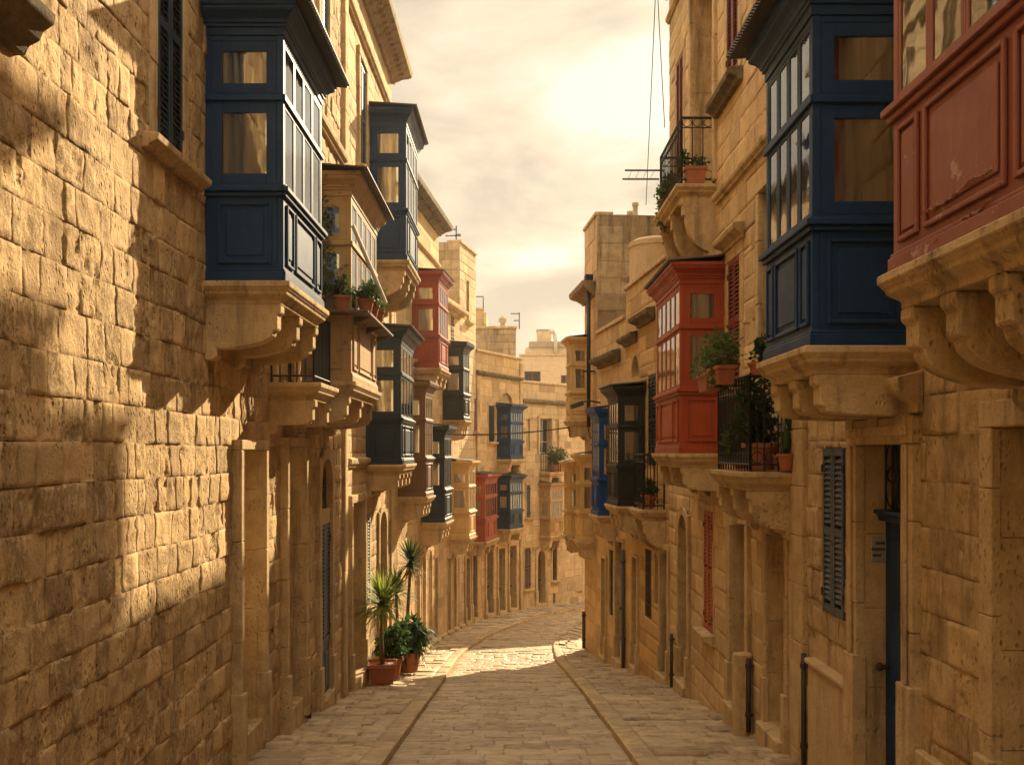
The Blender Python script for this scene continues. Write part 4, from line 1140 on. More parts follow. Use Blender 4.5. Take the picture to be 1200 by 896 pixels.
root, f = box_house('plain_house', 'plain pale rendered house rising behind the bend with dark windows', PX(609, d), PX(700, d), d, d + 8, PZ(417, d), 'pale_plaster',
                    wins=[(PX(614.5, d) - PX(609, d), PX(633.5, d) - PX(609, d), PZ(449, d), PZ(435, d)), (PX(657.5, d) - PX(609, d), PX(668, d) - PX(609, d), PZ(449, d), PZ(439.5, d))])
d = 55
mb = MB(); f = Facade((PX(616, d), d), (PX(700, d), d), 'L')
root = thing('roof_storey', 'long low roof storey on top of the plain pale house', 'building', f.P(2, PZ(417, d), 0))
f.box(mb, 0, f.L, PZ(425, d), PZ(407, d), -3, 0); mb.build('wall', 'pale_plaster', root, bevel=.02)
mb = MB(); f.box(mb, .2, f.L, PZ(407, d), PZ(400, d), -3, .1); mb.build('roof', 'concrete', root, bevel=.02)
root = thing('water_tank', 'square pale water tank on the roof of the plain house', 'water tank', (PX(638, 55.5), 55.5, PZ(400, 55.5)))
mb = MB(); f2 = Facade((PX(629.5, 55), 55.3), (PX(646.5, 55), 55.3), 'L'); f2.box(mb, 0, f2.L, PZ(399.7, 55), PZ(386, 55), -1.0, 0); mb.build('tank', 'pale_plaster', root, bevel=.03)
mb = MB(); f2.box(mb, -.03, f2.L + .03, PZ(386, 55), PZ(385, 55), -1.03, .03); mb.build('lid', 'concrete', root, bevel=.01)
root = thing('flue_pipe', 'bright metal flue beside the square roof tank', 'flue', (PX(650, 54), 54.9, PZ(417, 54)))
mb = MB(); q = lambda x, y: (PX(x, 54.8), 54.8, PZ(y, 54.8)); mb.tube([q(651.5, 417), q(651, 400), q(650, 391), q(647.5, 388)], .11, 10); mb.build('pipe', 'white_metal', root, smooth=True)
mb = MB(); mb.tube([q(647.8, 390.5), q(647, 386)], .17, 10); mb.build('cowl', 'white_metal', root, smooth=True)

# ------------------------------------------------------------------ right side of the street
FR1 = Facade((2.90, -6), (2.90, 10.15), 'R')
FR2 = Facade((2.90, 10.15), (2.85, 17.8), 'R')
FR3 = Facade((2.85, 17.8), (2.50, 21.6), 'R')
FR4 = Facade((2.50, 21.6), (2.13, 24.6), 'R')
FR5 = Facade((2.13, 24.6), (1.96, 26.5), 'R')
FR6 = Facade((1.96, 26.5), (2.85, 28.3), 'R')
FR7 = Facade((2.85, 28.3), (4.2, 31.0), 'R')
FR8 = Facade((4.2, 31.0), (10.4, 36.6), 'R')

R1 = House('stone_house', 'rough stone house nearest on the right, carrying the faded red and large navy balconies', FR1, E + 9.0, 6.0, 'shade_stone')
F = FR1
s0, s1, z0, z1 = 10.3, F.S(1171), walk(F, F.S(1171)) + .2, E + .15
r = (s0, s1, z0, z1); R1.hole(r); R1.reveal(r, .4); R1.surround(r, .16, .05, plinth=.5); R1.step(r, .1)
mb = MB(); stack(F, mb, s0, s1, z0, z1, -.46, -.4, .42, R1.rn); mb.build('stone_infill', 'trim_stone', R1.root, bevel=.008)
D = R1.doorway(1012, 1066, 520, mat='blue_paint', depth=.23, w=.20, p=.07, lift=.1, fan=.62, double=True, plinth=.95, step_out=.05)
plaque('small square metal plaque inside the navy door recess', F, D[1] - .001, F.Z(643, D[1]), -.19, w=.13)
mb = MB(); zz = F.Z(520, D[0]) + .22; F.strip(mb, D[0] - .24, D[1] + .24, HOOD, zz, ret=.6); mb.build('hood_mould', 'trim_stone', R1.root, bevel=.006)
R1.opening(965.5, 990, 525, 727, 'shutter', 'grey_paint', depth=.08, sur=False, sill=False, pitch=.05)
mb = MB(); a, b = F.S(1000), F.S(955); zt = F.Z(776, F.S(955)); F.box(mb, D[1] + .22, b, R1.z0, zt, -.02, .07); F.box(mb, D[1] + .22, b + .02, zt, zt + .05, -.02, .10); mb.build('plinth', 'plaster', R1.root, bevel=.012)
mb = MB(); F.box(mb, F.S(1158), D[0] - .22, R1.z0, F.Z(866, D[0]), -.02, .06); mb.build('plinth', 'trim_stone', R1.root, bevel=.012)
R1.pilaster(F.S(946), F.S(931), R1.z0, E + 8.9, p=.05, ch=.55, base=0)
r = (F.S(903), F.S(893), E + 2.35, E + 2.95)
R1.finish(ch=.30, wmin=.22, wmax=.50, res=.0045, r=.010, jd=.011, off=.005, rough=.007, erode=.030, wob=.014)

R2 = House('stone_house', 'tall smooth house in the middle of the right side, with red louvred shutters', FR2, E + 8.55, 7.0, 'honey_stone')
F = FR2
R2.cornice(-.02, F.L, E + 8.2, sc=.9); R2.string(3.9, F.L, E + 7.75, sc=.7)
R2.string(.05, F.S(841), E + 3.45, sc=.9)
r = (F.S(921), F.S(901), E + 5.15, E + 7.4); R2.opening_r(r, 'shutter', 'brick_red_paint', depth=.1, w=.13, p=.015, pitch=.06, sill=True)
r = (F.S(866), F.S(852.5), E + 4.9, E + 7.3); R2.opening_r(r, 'shutter', 'brick_red_paint', depth=.12, w=.14, p=.015, pitch=.055, sill=False)
mb = MB(); F.strip(mb, F.S(871), F.S(841), [(h * 1.15, dz * 1.2) for h, dz in SILL], E + 4.66); mb.build('sill', 'mossy_stone', R2.root, bevel=.006)
r = (F.S(838), F.S(812), E + 3.85, E + 7.5); R2.opening_r(r, 'stone', depth=.35, w=.14, p=.05, arch=.45, sill=False)
r = (F.S(801), F.S(793.5), E + 4.0, E + 6.7); R2.opening_r(r, 'shutter', 'brick_red_paint', depth=.12, w=.14, p=.015, pitch=.06)
r = (F.S(868), F.S(854.5), E + .9, F.Z(297, F.S(868))); R2.opening_r(r, 'shutter', 'brick_red_paint', depth=.12, w=.16, p=.02, pitch=.055, hood=True, sill=False, sc=.7)
r = (F.S(916), F.S(893), E + 1.0, E + 3.0); R2.opening_r(r, 'glass', 'brown_paint', depth=.2, w=.12, p=.05, sill=False)
R2.doorway(899, 921, 626, back='trim_stone', depth=.32, w=.10, p=.03, lift=.12, ch=.8)
R2.doorway(858.5, 876.5, 615, mat='wood_dark', depth=.4, w=.15, p=.05, lift=.16, ch=1.2, key=True)
R2.opening(826, 835.5, 600, 742, 'shutter', 'red_paint', depth=.10, w=.1, p=.01, pitch=.055, sc=1.1)
R2.doorway(797.5, 807.5, 603, mat='wood_dark', depth=.3, w=.13, p=.05, lift=.14, arch=.42)
R2.finish(ch=.29, wmin=.4, wmax=.8, r=.009, jd=.009, off=.003, rough=.005, erode=.018)

R3 = House('stone_house', 'lower right house under the dark green balcony, with a plain parapet', FR3, E + 3.55, 6.0, 'yellow_plaster')
F = FR3
R3.opening(760.5, 769.5, 437, 545, 'shutter', 'dark_green_paint', depth=.10, w=.08, p=.01, pitch=.07, sill=False)
R3.opening_r((F.S(749), F.S(741), E + 1.6, E + 2.05), 'dark', depth=.2, arch=.35, sill=False, w=.06)
R3.hood(F.S(768), F.S(749), E + 2.55, 'mossy_stone', sc=.9); R3.hood(F.S(747), F.S(733), E + 2.3, 'mossy_stone', sc=.8)
R3.doorway(775.5, 784, 645, mat='wood_dark', depth=.25, w=.1, lift=.12)
R3.opening(755, 763, 645, 727, 'bars', 'iron', depth=.2, sur=False, sill=False)
R3.opening_r((F.S(771), F.S(767), E - 2.9, E - 1.9), 'dark', depth=.15, arch=.15, sill=False, sur=False)
R3.doorway(742.5, 748, 655, mat='brown_paint', depth=.25, w=.08, lift=.1)
R3.finish(ch=.30, wmin=.6, wmax=1.2, r=.010, jd=.007, off=.002, rough=.003)

R4 = House('stone_house', 'low right house behind the bright blue balcony with a dark hood mould', FR4, E + 2.95, 5.0, 'honey_stone')
F = FR4
R4.hood(F.S(727), F.S(703), E + 2.05, 'mossy_stone', sc=1.0)
R4.doorway(723, 731, 636, mat='grey_paint', depth=.2, w=.1, lift=.1)
R4.opening(714.5, 719, 645, 723, 'bars', 'iron', depth=.2, sill=False)
R4.doorway(706.5, 711, 655, mat='wood_dark', depth=.2, w=.08, lift=.1)
R4.finish(ch=.30, wmin=.5, wmax=1.1, r=.010, jd=.007, off=.002, rough=.003)

R5 = House('tower_house', 'square tower-like house of stained blocks on the right roofline', FR5, E + 5.95, 3.0, 'honey_stone')
F = FR5
mb = MB(); FR5.strip(mb, .25, FR5.L + .02, CORNICE, E + 3.95, ret=.8); mb.build('cornice', 'grey_stone', R5.root, bevel=.006)
R5.finish(ch=.42, wmin=.6, wmax=1.0, near_end=E - 3.6, end_mat='grey_stone', r=.012, jd=.010, off=.006, rough=.006)
R6 = House('stone_house', 'right corner house with ochre balconies where the street bends', FR6, E + 3.0, 2.5, 'honey_stone')
R6.finish(ch=.30, wmin=.5, wmax=1.0, r=.010, jd=.007, off=.002, rough=.003)
R7 = House('stone_house', 'right house turning away beyond the corner of the bend', FR7, E + 2.4, 3, 'honey_stone')
R7.finish(ch=.30, wmin=.5, wmax=1.0, r=.010, jd=.007, off=.002, rough=.003)
R8 = House('stone_house', 'right house further round the bend, mostly hidden', FR8, E + 2.0, 5, 'honey_stone')
R8.finish(ch=.30, wmin=.5, wmax=1.0, r=.010, jd=.007, off=.002, rough=.003)
# what stands behind the right fronts: unseen blocks added to shade the left wall, and the round stair turret
def mass(name, label, x0, x1, y0, y1, z0, z1, mat='honey_stone'):
    root = thing(name, label, 'building', ((x0 + x1) / 2, (y0 + y1) / 2, z0))
    for nm, f in (('wall', Facade((x0, y0), (x1, y0), 'L')), ('wall', Facade((x0, y0), (x0, y1), 'R'))):
        rr = courses(0, f.L, z0, z1, .3, .5, 1.0, [], random.Random(4)); block_mesh(nm, rr, f.mapf, mat, root, lambda s, z: .3, seed=6, r=.016, jd=.01, off=.003)
    mb = MB(); mb.box8([(x0 + .03, y0 + .03, z0), (x1, y0 + .03, z0), (x1, y1, z0), (x0 + .03, y1, z0), (x0 + .03, y0 + .03, z1), (x1, y0 + .03, z1), (x1, y1, z1), (x0 + .03, y1, z1)]); mb.build('house_body', 'plaster', root)
    mb = MB(); mb.box8([(a, b, c) for c in (z1, z1 + .1) for a, b in ((x0 - .04, y0 - .04), (x1, y0 - .04), (x1, y1 + .04), (x0 - .04, y1 + .04))]); mb.build('coping', 'trim_stone', root, bevel=.01)
mass('shadow_block', 'tall unseen block added behind the right roofs to shade the left wall', 3.7, 9.0, 17.85, 20.6, -4, E + 8.6)
mass('shadow_block', 'lowest unseen block added behind the round turret to shade the left wall', 4.15, 9.0, 22.75, 25.3, -4, E + 7.1)
mass('shadow_block', 'middle unseen block added behind the round turret to shade the left wall', 4.15, 9.0, 20.65, 22.7, -4, E + 8.55)
root = thing('stair_turret', 'rounded stained plaster turret on the right roofline beside the square tower', 'turret', (3.28, 22.2, E + 3))
mb = MB(); mb.lathe((3.28, 22.2, E + .5), [(.62, 0), (.62, 4.1), (.64, 4.12), (.64, 4.22), (.5, 4.3), (.01, 4.34)], 32); mb.build('wall', 'plaster', root, smooth=False)

# the warm evening air between the houses
mb = MB(); mb.box8([(x, y, z) for z in (-19.5, 12.6) for x, y in ((-302, -122), (302, -122), (302, 302), (-302, 302))])
hz = mb.build('haze', 'glass', kind='stuff')
t = NT('haze_air'); t.n.remove(t.b); v = t.new('ShaderNodeVolumePrincipled'); v.inputs['Color'].default_value = (1.0, 0.94, 0.84, 1); v.inputs['Density'].default_value = 0.0009; v.inputs['Anisotropy'].default_value = 0.4
t.link(v.outputs[0], t.n['Material Output'].inputs['Volume']); hz.data.materials.clear(); hz.data.materials.append(t.m)
# ------------------------------------------------------------------ balconies, left side
def tb(label, F, xc, xf, yb, yt, proj, mat, **k):
    """xc: column of the near outer corner, xf: of the far outer corner; rows at the near corner"""
    s0, s1 = F.S(xc, proj), F.S(xf, proj)
    return timber_balcony(label, F, s0, s1, F.Z(yb, s0, proj), F.Z(yt, s0, proj), proj, mat, **k)
tb('large navy timber balcony nearest on the left with a corrugated roof edge', FL1, 332, 377, 330, 6, .70, 'blue_paint', nf=4, base=.50, roof_ov=.24)
tb('peeling ochre wooden balcony with flower pots along its sill, beside the large navy one', FL1, 411.5, 441, 447, 203, .70, 'ochre_paint', nf=5, base=.46, roof_ov=.24, roof='flat')
tb('high navy blue balcony under the heavy cornice on the left', FL2, 476, 489, 305, 128, .70, 'blue_paint', nf=4, base=.62, roof_ov=.2)
tb('dark slate balcony at mid height just past the ochre one, left side', FL2, 470, 484, 544, 384, .66, 'slate_paint', nf=4, base=.40, roof_ov=.2, ncorb=4)
tb('upper bright red balcony on the left, above the brown one', FL3, 514, 525, 431, 318, .66, 'red_paint', nf=4, base=.36, roof_ov=.14)
tb('brown timber balcony directly below the upper red one', FL3, 498.5, 507, 582, 447, .64, 'brown_paint', nf=4, base=.45, roof_ov=.12, roof='flat')
tb('lowest black-green balcony on the left, next past the brown one', FL3, 521, 529, 612, 499, .62, 'slate_paint', nf=4, base=.55, roof_ov=.12)
tb('upper black balcony with pale windows below the grey tower house', FL4, 543, 550, 492, 402, .62, 'dark_green_paint', nf=3, base=.5, roof_ov=.12)
tb('cream stone-coloured balcony between the black-green and small red ones', FL4, 549.5, 557, 630, 540, .60, 'cream_paint', nf=3, base=.4, roof_ov=.1, roof='flat')
rb = tb('small red balcony low on the left before the bend', FL5, 568.5, 582.5, 635, 556, .60, 'red_paint', nf=5, base=.35, roof_ov=.1)
tb('upper blue balcony with many white-edged lights facing the bend', FL6, 598, 613, 538, 474, .52, 'blue_paint', nf=5, base=.4, roof_ov=.08, ncorb=2)
tb('lower dark blue balcony directly below the other one at the bend', FL6, 597.5, 612.5, 620, 557, .52, 'slate_paint', nf=5, base=.35, roof_ov=.08, ncorb=2)
tb('carved ochre bay balcony under the plant-filled railing at the bend', FL7, 645, 660, 628, 566, .5, 'ochre_paint', nf=4, base=.4, roof_ov=.06, roof='flat', ncorb=2)

F = FL1
s0 = F.S(372, .55); ib = iron_balcony('small iron balcony tucked below the large navy balcony', F, s0, s0 + 1.05, E + .80, E + 1.62, .55, base=.38, pitch=.085, scroll=False)
mb = MB(); mb.lathe(F.P(s0 + .1, E + .8, .30), [(.05, 0), (.05, .05), (.03, .1), (.055, .3), (.03, .45), (.04, .62), (.06, .66), (.06, .74)], 10); mb.build('baluster', 'trim_stone', ib, smooth=True)
F = FL7
s0 = F.S(640, .5); iron_balcony('small iron balcony full of greenery high at the bend', F, F.S(645, .5), F.S(659, .5), F.Z(553, 1.2, .5), F.Z(531, 1.2, .5), .5, base=.45, scroll=False, pitch=.1)

# ------------------------------------------------------------------ balconies, right side
F = FR1
s1 = F.S(1047, .75)
timber_balcony('huge faded red balcony with peeling panels nearest on the right', F, s1 - 1.72, s1, E + 1.0, E + 3.75, .75, 'faded_red_paint', nf=4, base=.55, ncorb=4, roof_ov=.2)
peel_root = bpy.data.objects[[o.name for o in bpy.data.objects if o.get('label', '').startswith('huge faded red')][0]]
rn = random.Random(9)
for pts_ in (((1083, 252), (1100, 243), (1118, 233), (1128, 224), (1142, 212), (1158, 204), (1168, 196)), ((1128, 260), (1142, 252), (1156, 244), (1167, 232)), ((1076, 300), (1090, 291), (1108, 280), (1124, 270), (1138, 266)), ((1120, 292), (1136, 280), (1150, 268))):
    mb = MB(); q = []
    for k_ in range(len(pts_) - 1):
        for u_ in (0, .25, .5, .75):
            x_ = pts_[k_][0] + (pts_[k_ + 1][0] - pts_[k_][0]) * u_; y_ = pts_[k_][1] + (pts_[k_ + 1][1] - pts_[k_][1]) * u_ + rn.uniform(-2, 2)
            s_ = F.S(x_, .755); q.append((s_, F.Z(y_, s_, .755)))
    off_ = .7635
    for (a_, b_), (c_, d_) in zip(q[:-1], q[1:]):
        w1, w2 = rn.uniform(.001, .009), rn.uniform(.001, .009); l1, l2 = rn.uniform(.004, .016), rn.uniform(.004, .016)
        mb.add([F.P(a_, b_ - w1, off_), F.P(c_, d_ - w2, off_), F.P(c_, d_ + w1 * .6, off_ + l1), F.P(a_, b_ + w2 * .6, off_ + l2)], [(0, 1, 2, 3)])
        mb.add([F.P(a_, b_ + .002, off_ + .001), F.P(c_, d_ + .002, off_ + .001), F.P(c_, d_ + .008 + w1, off_ + .0015), F.P(a_, b_ + .008 + w2, off_ + .0015)], [(0, 1, 2, 3)])
    o_ = mb.build('peeling_paint', 'peeled', peel_root, recalc=False); o_['label'] = 'curled strip of peeling paint'
s0, s1 = F.S(952, .75), F.S(898, .75)
timber_balcony('large navy balcony with a corrugated roof on the right, beside the faded red one', F, s0, s1, E + .76, E + 3.42, .75, 'blue_paint', nf=4, base=.40, ncorb=3, roof_ov=.26)
tb('brick red balcony in the middle of the right side beside louvred shutters', FR2, 797, 769.5, 531, 308, .60, 'red_paint', nf=5, base=.42, roof_ov=.16, ncorb=3)
tb('dark green-black balcony beyond the potted iron balcony on the right', FR3, 724.5, 712.5, 593, 452, .55, 'dark_green_paint', nf=4, base=.5, roof_ov=.16)
tb('bright blue balcony on the right just before the corner', FR4, 702, 693.5, 604, 478, .45, 'bright_blue_paint', nf=3, base=.5, roof_ov=.12, curtains=False)
for lab_, a_, b_, yb_, yt_, p_ in (('upper cream balcony jutting high at the right corner of the bend', 1.15, 1.85, 492, 395, .50),
                                  ('lower cream balcony at the right corner, nearer of the two low ones', .30, 1.0, 634, 532, .38),
                                  ('narrow lower cream balcony at the right corner, further of the two low ones', 1.25, 1.88, 628, 540, .56)):
    timber_balcony(lab_, FR5, a_, b_, FR5.Z(yb_, a_, p_), FR5.Z(yt_, a_, p_), p_, 'cream_paint', nf=3, base=.32, roof_ov=.07, roof='flat', ncorb=2)
F = FR2
s0, s1 = F.S(875, .50), F.S(836.5, .50)
ib1 = (s0, s1, F.Z(552, s0, .5), F.Z(437, s0, .5))
iron_balcony('planted iron balcony with arched bars below the brick red shutters on the right', F, s0, s1, ib1[2], ib1[3], .50, base=.5, ncorb=3, arches=True, pitch=.115)
s0, s1 = F.S(795.5, .52), F.S(770, .52)
ib2 = (s0, s1, F.Z(215, s0, .52), F.Z(135, s0, .52))
iron_balcony('high iron balcony with scrolled rail near the top of the tall right house', F, s0, s1, ib2[2], ib2[3], .52, base=.85, ncorb=3, pitch=.12)
F = FR3
s0, s1 = F.S(752, .45), F.S(740, .45)
s0 = max(s0, .02)
ib3 = (s0, s1, F.Z(597, s0, .45), F.Z(531, s0, .45))
iron_balcony('iron balcony between the red and dark green balconies on the right', F, s0, s1, ib3[2], ib3[3], .45, base=.6, ncorb=2, pitch=.1)

# ------------------------------------------------------------------ pots and plants
def yucca(label, c, pot, stems, L, n, seed, dark=False, kind='potted_yucca'):
    rn = random.Random(seed); root = thing(kind, label, 'potted plant', c, 'potted plants on the left pavement')
    square_pot(c, pot[0], pot[0], pot[1], root, .1) if pot[2] else round_pot(None, c, pot[0] / 2, pot[1], root)
    mb = MB(); mb.lathe((c[0], c[1], c[2] + pot[1] * .84), [(pot[0] * .42, 0), (.02, .03)], 10); mb.build('soil', 'soil', root)
    for dx, dy, h in stems:
        b = Vector((c[0] + dx * .3, c[1] + dy * .3, c[2] + pot[1] * .8)); t = Vector((c[0] + dx, c[1] + dy, c[2] + pot[1] + h))
        m_ = (b + t) / 2 + Vector((rn.uniform(-.05, .05), rn.uniform(-.05, .05), 0))
        mb = MB(); mb.tube([b, m_, t], .045, 8, .03); mb.build('stem', 'bark', root, smooth=True)
        mb = MB()
        for k in range(3): blades(mb, t + Vector((0, 0, .06 * k)), n // 3, L * (1 - .12 * k), .026, rn, up=.2 if k < 2 else .7, droop=.55 - .12 * k)
        mb.build('leaf_rosette', 'dark_leaf' if dark else 'yucca_leaf', root, recalc=False)
        mb = MB(); blades(mb, t - Vector((0, 0, .1)), 22, L * .6, .014, rn, up=.2, droop=2.6); mb.build('dead_leaves', 'dry_leaf', root, recalc=False)
    return root
def gp(x, y): 
    return (x, y, float(G(y)) + .128)
d = 17.9; c1 = gp(PX(448, d), d)
yucca('sunlit yucca with spiky yellow-green leaves in a square terracotta pot', c1, (.50, .36, True), [(.0, .05, 1.0)], .80, 190, 3)
d = 18.8; c2 = gp(PX(459, d), d + .05)
bush('low leafy shrub in a round pot squeezed behind the sunlit yucca', c2, ('round', .2, .38), .38, 420, .11, 'dark_leaf', 11, group='potted plants on the left pavement')
d = 20.2; c3 = gp(PX(479, d), d)
yucca('tall dark yucca standing in shade behind the sunlit one', (c3[0] - .12, c3[1] + .55, gp(0, c3[1] + .55)[2]), (.42, .34, False), [(.10, 0, 1.85), (-.22, .1, 1.25)], .66, 120, 8, True)
rn = random.Random(14); root = thing('potted_plant', 'drooping dark strap-leaved plant in the furthest terracotta pot', 'potted plant', c3, 'potted plants on the left pavement')
round_pot(None, c3, .26, .42, root)
mb = MB(); mb.lathe((c3[0], c3[1], c3[2] + .36), [(.22, 0), (.02, .02)], 10); mb.build('soil', 'soil', root)
mb = MB()
for k in range(5): blades(mb, (c3[0] + rn.uniform(-.1, .16), c3[1] + rn.uniform(-.12, .12), c3[2] + .42 + k * .12), 46, .62, .026, rn, droop=1.5)
leaf_cloud(mb, (c3[0], c3[1], c3[2] + .75), (.36, .3, .35), 420, .16, rn, droop=.3); mb.build('foliage', 'dark_leaf', root, recalc=False)

# plants on the sill of the peeling ochre balcony (they stand on the slab of its apron ledge)
F = FL1; sO, sE = F.S(411.5, .7), F.S(441, .7)
zs = F.Z(447, sO, .7) + .335 * (F.Z(203, sO, .7) - F.Z(447, sO, .7))
ledge = thing('plant_shelf', 'narrow wooden plant shelf along the sill of the peeling ochre balcony', 'shelf', F.P(sO, zs, .8))
mb = MB(); F.box(mb, sO - .30, sE, zs - .05, zs - .015, .76, .96); F.box(mb, sO - .30, sO - .06, zs - .05, zs - .015, .05, .76); mb.build('board', 'wood_dark', ledge, bevel=.005)
mb = MB()
for u in (sO + .1, (sO + sE) / 2, sE - .1): mb.prism([F.P(u - .02, zs - .05, .72), F.P(u - .02, zs - .05, .96), F.P(u - .02, zs - .15, .72)], [F.P(u + .02, zs - .05, .72), F.P(u + .02, zs - .05, .96), F.P(u + .02, zs - .15, .72)])
mb.build('bracket', 'wood_dark', ledge)
for i, (u, h, r_, n_, tr, lab, tl, fl) in enumerate((
        (sO - .17, .30, .27, 800, 0, 'tall green climbing shrub in a pot at the near end of the ochre balcony', 3.2, 0),
        (sO - .15, .60, .17, 260, .0, 'small leafy plant in the second pot of the ochre balcony', 1.0, 0),
        (sO + .12, .87, .17, 260, .0, 'round bushy plant in a squat pot at the corner of the ochre balcony', .9, 0),
        (sO + .62, .87, .22, 420, .0, 'bright green fern-like plant in a terracotta pot on the ochre balcony shelf', 1.0, 0),
        (sO + 1.15, .87, .16, 260, .22, 'trailing plant with pale flowers in the far pot of the ochre balcony', .9, 24))):
    bush(lab, F.P(u, zs - .013, h), ('round', .105, .19), r_, n_, .055, 'bush_leaf' if i in (0, 3) else 'dark_leaf', 30 + i, group='pots on the ochre balcony', trail=tr, tall=tl, flower=fl, stems=6)
# tilted awning rod of the ochre balcony
root = thing('awning_blind', 'pale rolled awning arm slanting out from the ochre balcony', 'awning', F.P(sO + .5, zs + 1, .8))
mb = MB(); sa, sb = F.S(413.5, .74), F.S(452, 1.12); a = F.P(sa, F.Z(264, sa), .74); b = F.P(sb, F.Z(355, sb), 1.12)
mb.tube([a, b], .028, 8); mb.tube([F.P(sa + .1, F.Z(264, sa), .74), F.P(sb + .1, F.Z(355, sb), 1.12)], .012, 6); mb.build('arm', 'white_metal', root)

# right: planters on the planted iron balcony
F = FR2; s0, s1, zb, zt = ib1
G1 = 'pots on the planted iron balcony'
yaw = math.atan2(F.t.y, F.t.x)
bush('leafy pale green bush in a terracotta trough hung on the rail corner', F.P(s0 + .45, zt - .10, .66), ('trough', .55, .2, .2, yaw), .25, 700, .05, 'bush_leaf', 41, group=G1, stems=9, trail=.25)
bush('second leafy trough hung at the far end of the same rail', F.P(s0 + 1.15, zt - .12, .64), ('trough', .5, .2, .2, yaw), .22, 420, .05, 'bush_leaf', 42, group=G1, stems=7)
bush('dark shrub in a trough along the near end rail', F.P(s0 - .0, zt - .02, .30), ('trough', .34, .15, .13, yaw + 1.57), .17, 300, .06, 'dark_leaf', 43, group=G1)
bush('large dark shrub in a big terracotta pot inside the planted balcony', F.P(s0 + .35, zb + .01, .26), ('round', .19, .28), .34, 700, .075, 'dark_leaf', 44, group=G1, tall=1.3)
bush('low spreading plant poking through the bottom bars of the planted balcony', F.P(s0 + .95, zb + .01, .30), ('round', .13, .18), .30, 600, .08, 'bush_leaf', 45, group=G1, trail=0)
bush('tangled plant in a pot at the far inner corner of the planted balcony', F.P(s0 + 1.35, zb + .01, .22), ('round', .12, .2), .25, 360, .07, 'dark_leaf', 46, group=G1)
rn = random.Random(3); c = F.P(s0 + .12, zt + .12, .2); root = thing('potted_plant', 'thin-stemmed topiary ball plant standing up above the planted balcony', 'potted plant', c, G1)
round_pot(None, F.P(s0 + .12, zb + .01, .12), .09, .16, root)
b = Vector(F.P(s0 + .12, zb + .14, .12)); mb = MB(); mb.tube([b, b + Vector((.02, 0, .7)), b + Vector((0, 0, 1.25))], .009, 5); mb.build('stem', 'bark', root)
mb = MB(); leaf_cloud(mb, b + Vector((0, 0, 1.3)), (.10, .10, .08), 260, .04, rn); mb.build('foliage', 'dark_leaf', root, recalc=False)
c = F.P(s0 - .02, zb + .01, .10); root = thing('potted_cactus', 'tall paddle cactus rising against the wall above the planted balcony', 'potted plant', c, G1)
round_pot(None, c, .09, .17, root); mb = MB(); q = Vector(c) + Vector((0, 0, .14))
for i in range(6):
    mb.lathe(tuple(q), [(.01, 0), (.035, .06), (.05, .16), (.035, .25), (.01, .29)], 8); q = q + Vector((rn.uniform(-.05, .05), rn.uniform(-.03, .03), .265))
mb.build('paddles', 'dark_leaf', root, smooth=True)
# upper iron balcony
F = FR2; s0, s1, zb, zt = ib2
bush('brown trough with a low plant inside the high iron balcony', F.P(s0 + .10, zb + .01, .27), ('trough', .3, .2, .24, yaw + 1.57), .14, 160, .06, 'dark_leaf', 51)
bush('green plant spilling through the far rail of the high iron balcony', F.P(s1 - .25, zb + .01, .40), ('round', .12, .2), .26, 700, .06, 'bush_leaf', 52, trail=.5)
F = FR3; s0, s1, zb, zt = ib3
bush('small plant in a terracotta pot on the iron balcony beside the dark green one', F.P(s0 + .25, zb + .01, .26), ('round', .14, .26), .2, 260, .07, 'dark_leaf', 53)
F = FL7; s0, s1 = F.S(645, .5), F.S(659, .5)
bush('bushy green plant filling the small balcony at the bend', F.P(s0 + .75, F.Z(553, 1.2, .5) + .01, .25), ('trough', .8, .22, .25, math.atan2(F.t.y, F.t.x)), .42, 700, .09, 'bush_leaf', 54, stems=8)

# ------------------------------------------------------------------ aerials, wires, pipes, lamps
def mast(label, x, y, z0, z1, arms, name='tv_aerial', r=.02, cat='aerial', base=True):
    root = thing(name, label, cat, (x, y, z0), 'roof aerials')
    mb = MB(); mb.tube([(x, y, z0), (x, y, z1)], r, 6); mb.build('mast', 'iron', root)
    for (dz, x0, x1, n) in arms:
        mb = MB(); mb.tube([(x + x0, y, z1 - dz), (x + x1, y, z1 - dz)], r * .8, 6)
        for i in range(n):
            u = x0 + (x1 - x0) * (i + .5) / n; mb.tube([(x + u, y - .18, z1 - dz), (x + u, y + .18, z1 - dz)], r * .5, 5)
        mb.build('boom', 'iron', root)
    return root
d = 31.3; mast('television aerial with crossed booms on the grey tower house', PX(534, d), d + .3, E + 6.6, PZ(262, d), [(.12, -.12, .02, 1), (.32, -.35, .16, 4), (.28, -.02, .14, 2)])
mb = MB(); x = PX(530.8, d)
d = 39.8; mast('small television aerial on the stained grey roof block', PX(608.5, d), d, PZ(385, d) - .02, PZ(366, d), [(.05, -.35, 0, 4), (.33, -.22, 0, 3)])
root = thing('pipe_frame', 'thin square pipe frame on the small far roof room', 'frame', (PX(548, 44.2), 44.2, PZ(363, 44)))
mb = MB(); q = lambda x, y: (PX(x, 44.2), 44.2, PZ(y, 44.2)); mb.tube([q(548.5, 363), q(548.5, 347.5), q(566.3, 347.5), q(566.3, 363)], .03, 6); mb.build('frame', 'iron', root)
d = 40; root = thing('roof_vent', 'tiny round vent on the stained grey roof block', 'vent', (PX(589, d), d + .4, PZ(384, d)))
mb = MB(); mb.lathe((PX(589, d), d + .4, PZ(385, d) + .1), [(.1, 0), (.1, .18), (.17, .22), (.17, .36), (.05, .46)], 12); mb.build('cowl', 'concrete', root)
d = 27.5; root = thing('chimney_flue', 'short flue with a round cowl above the cream corner balcony', 'flue', (PX(689, 26.7), 26.7, E + 3.6))
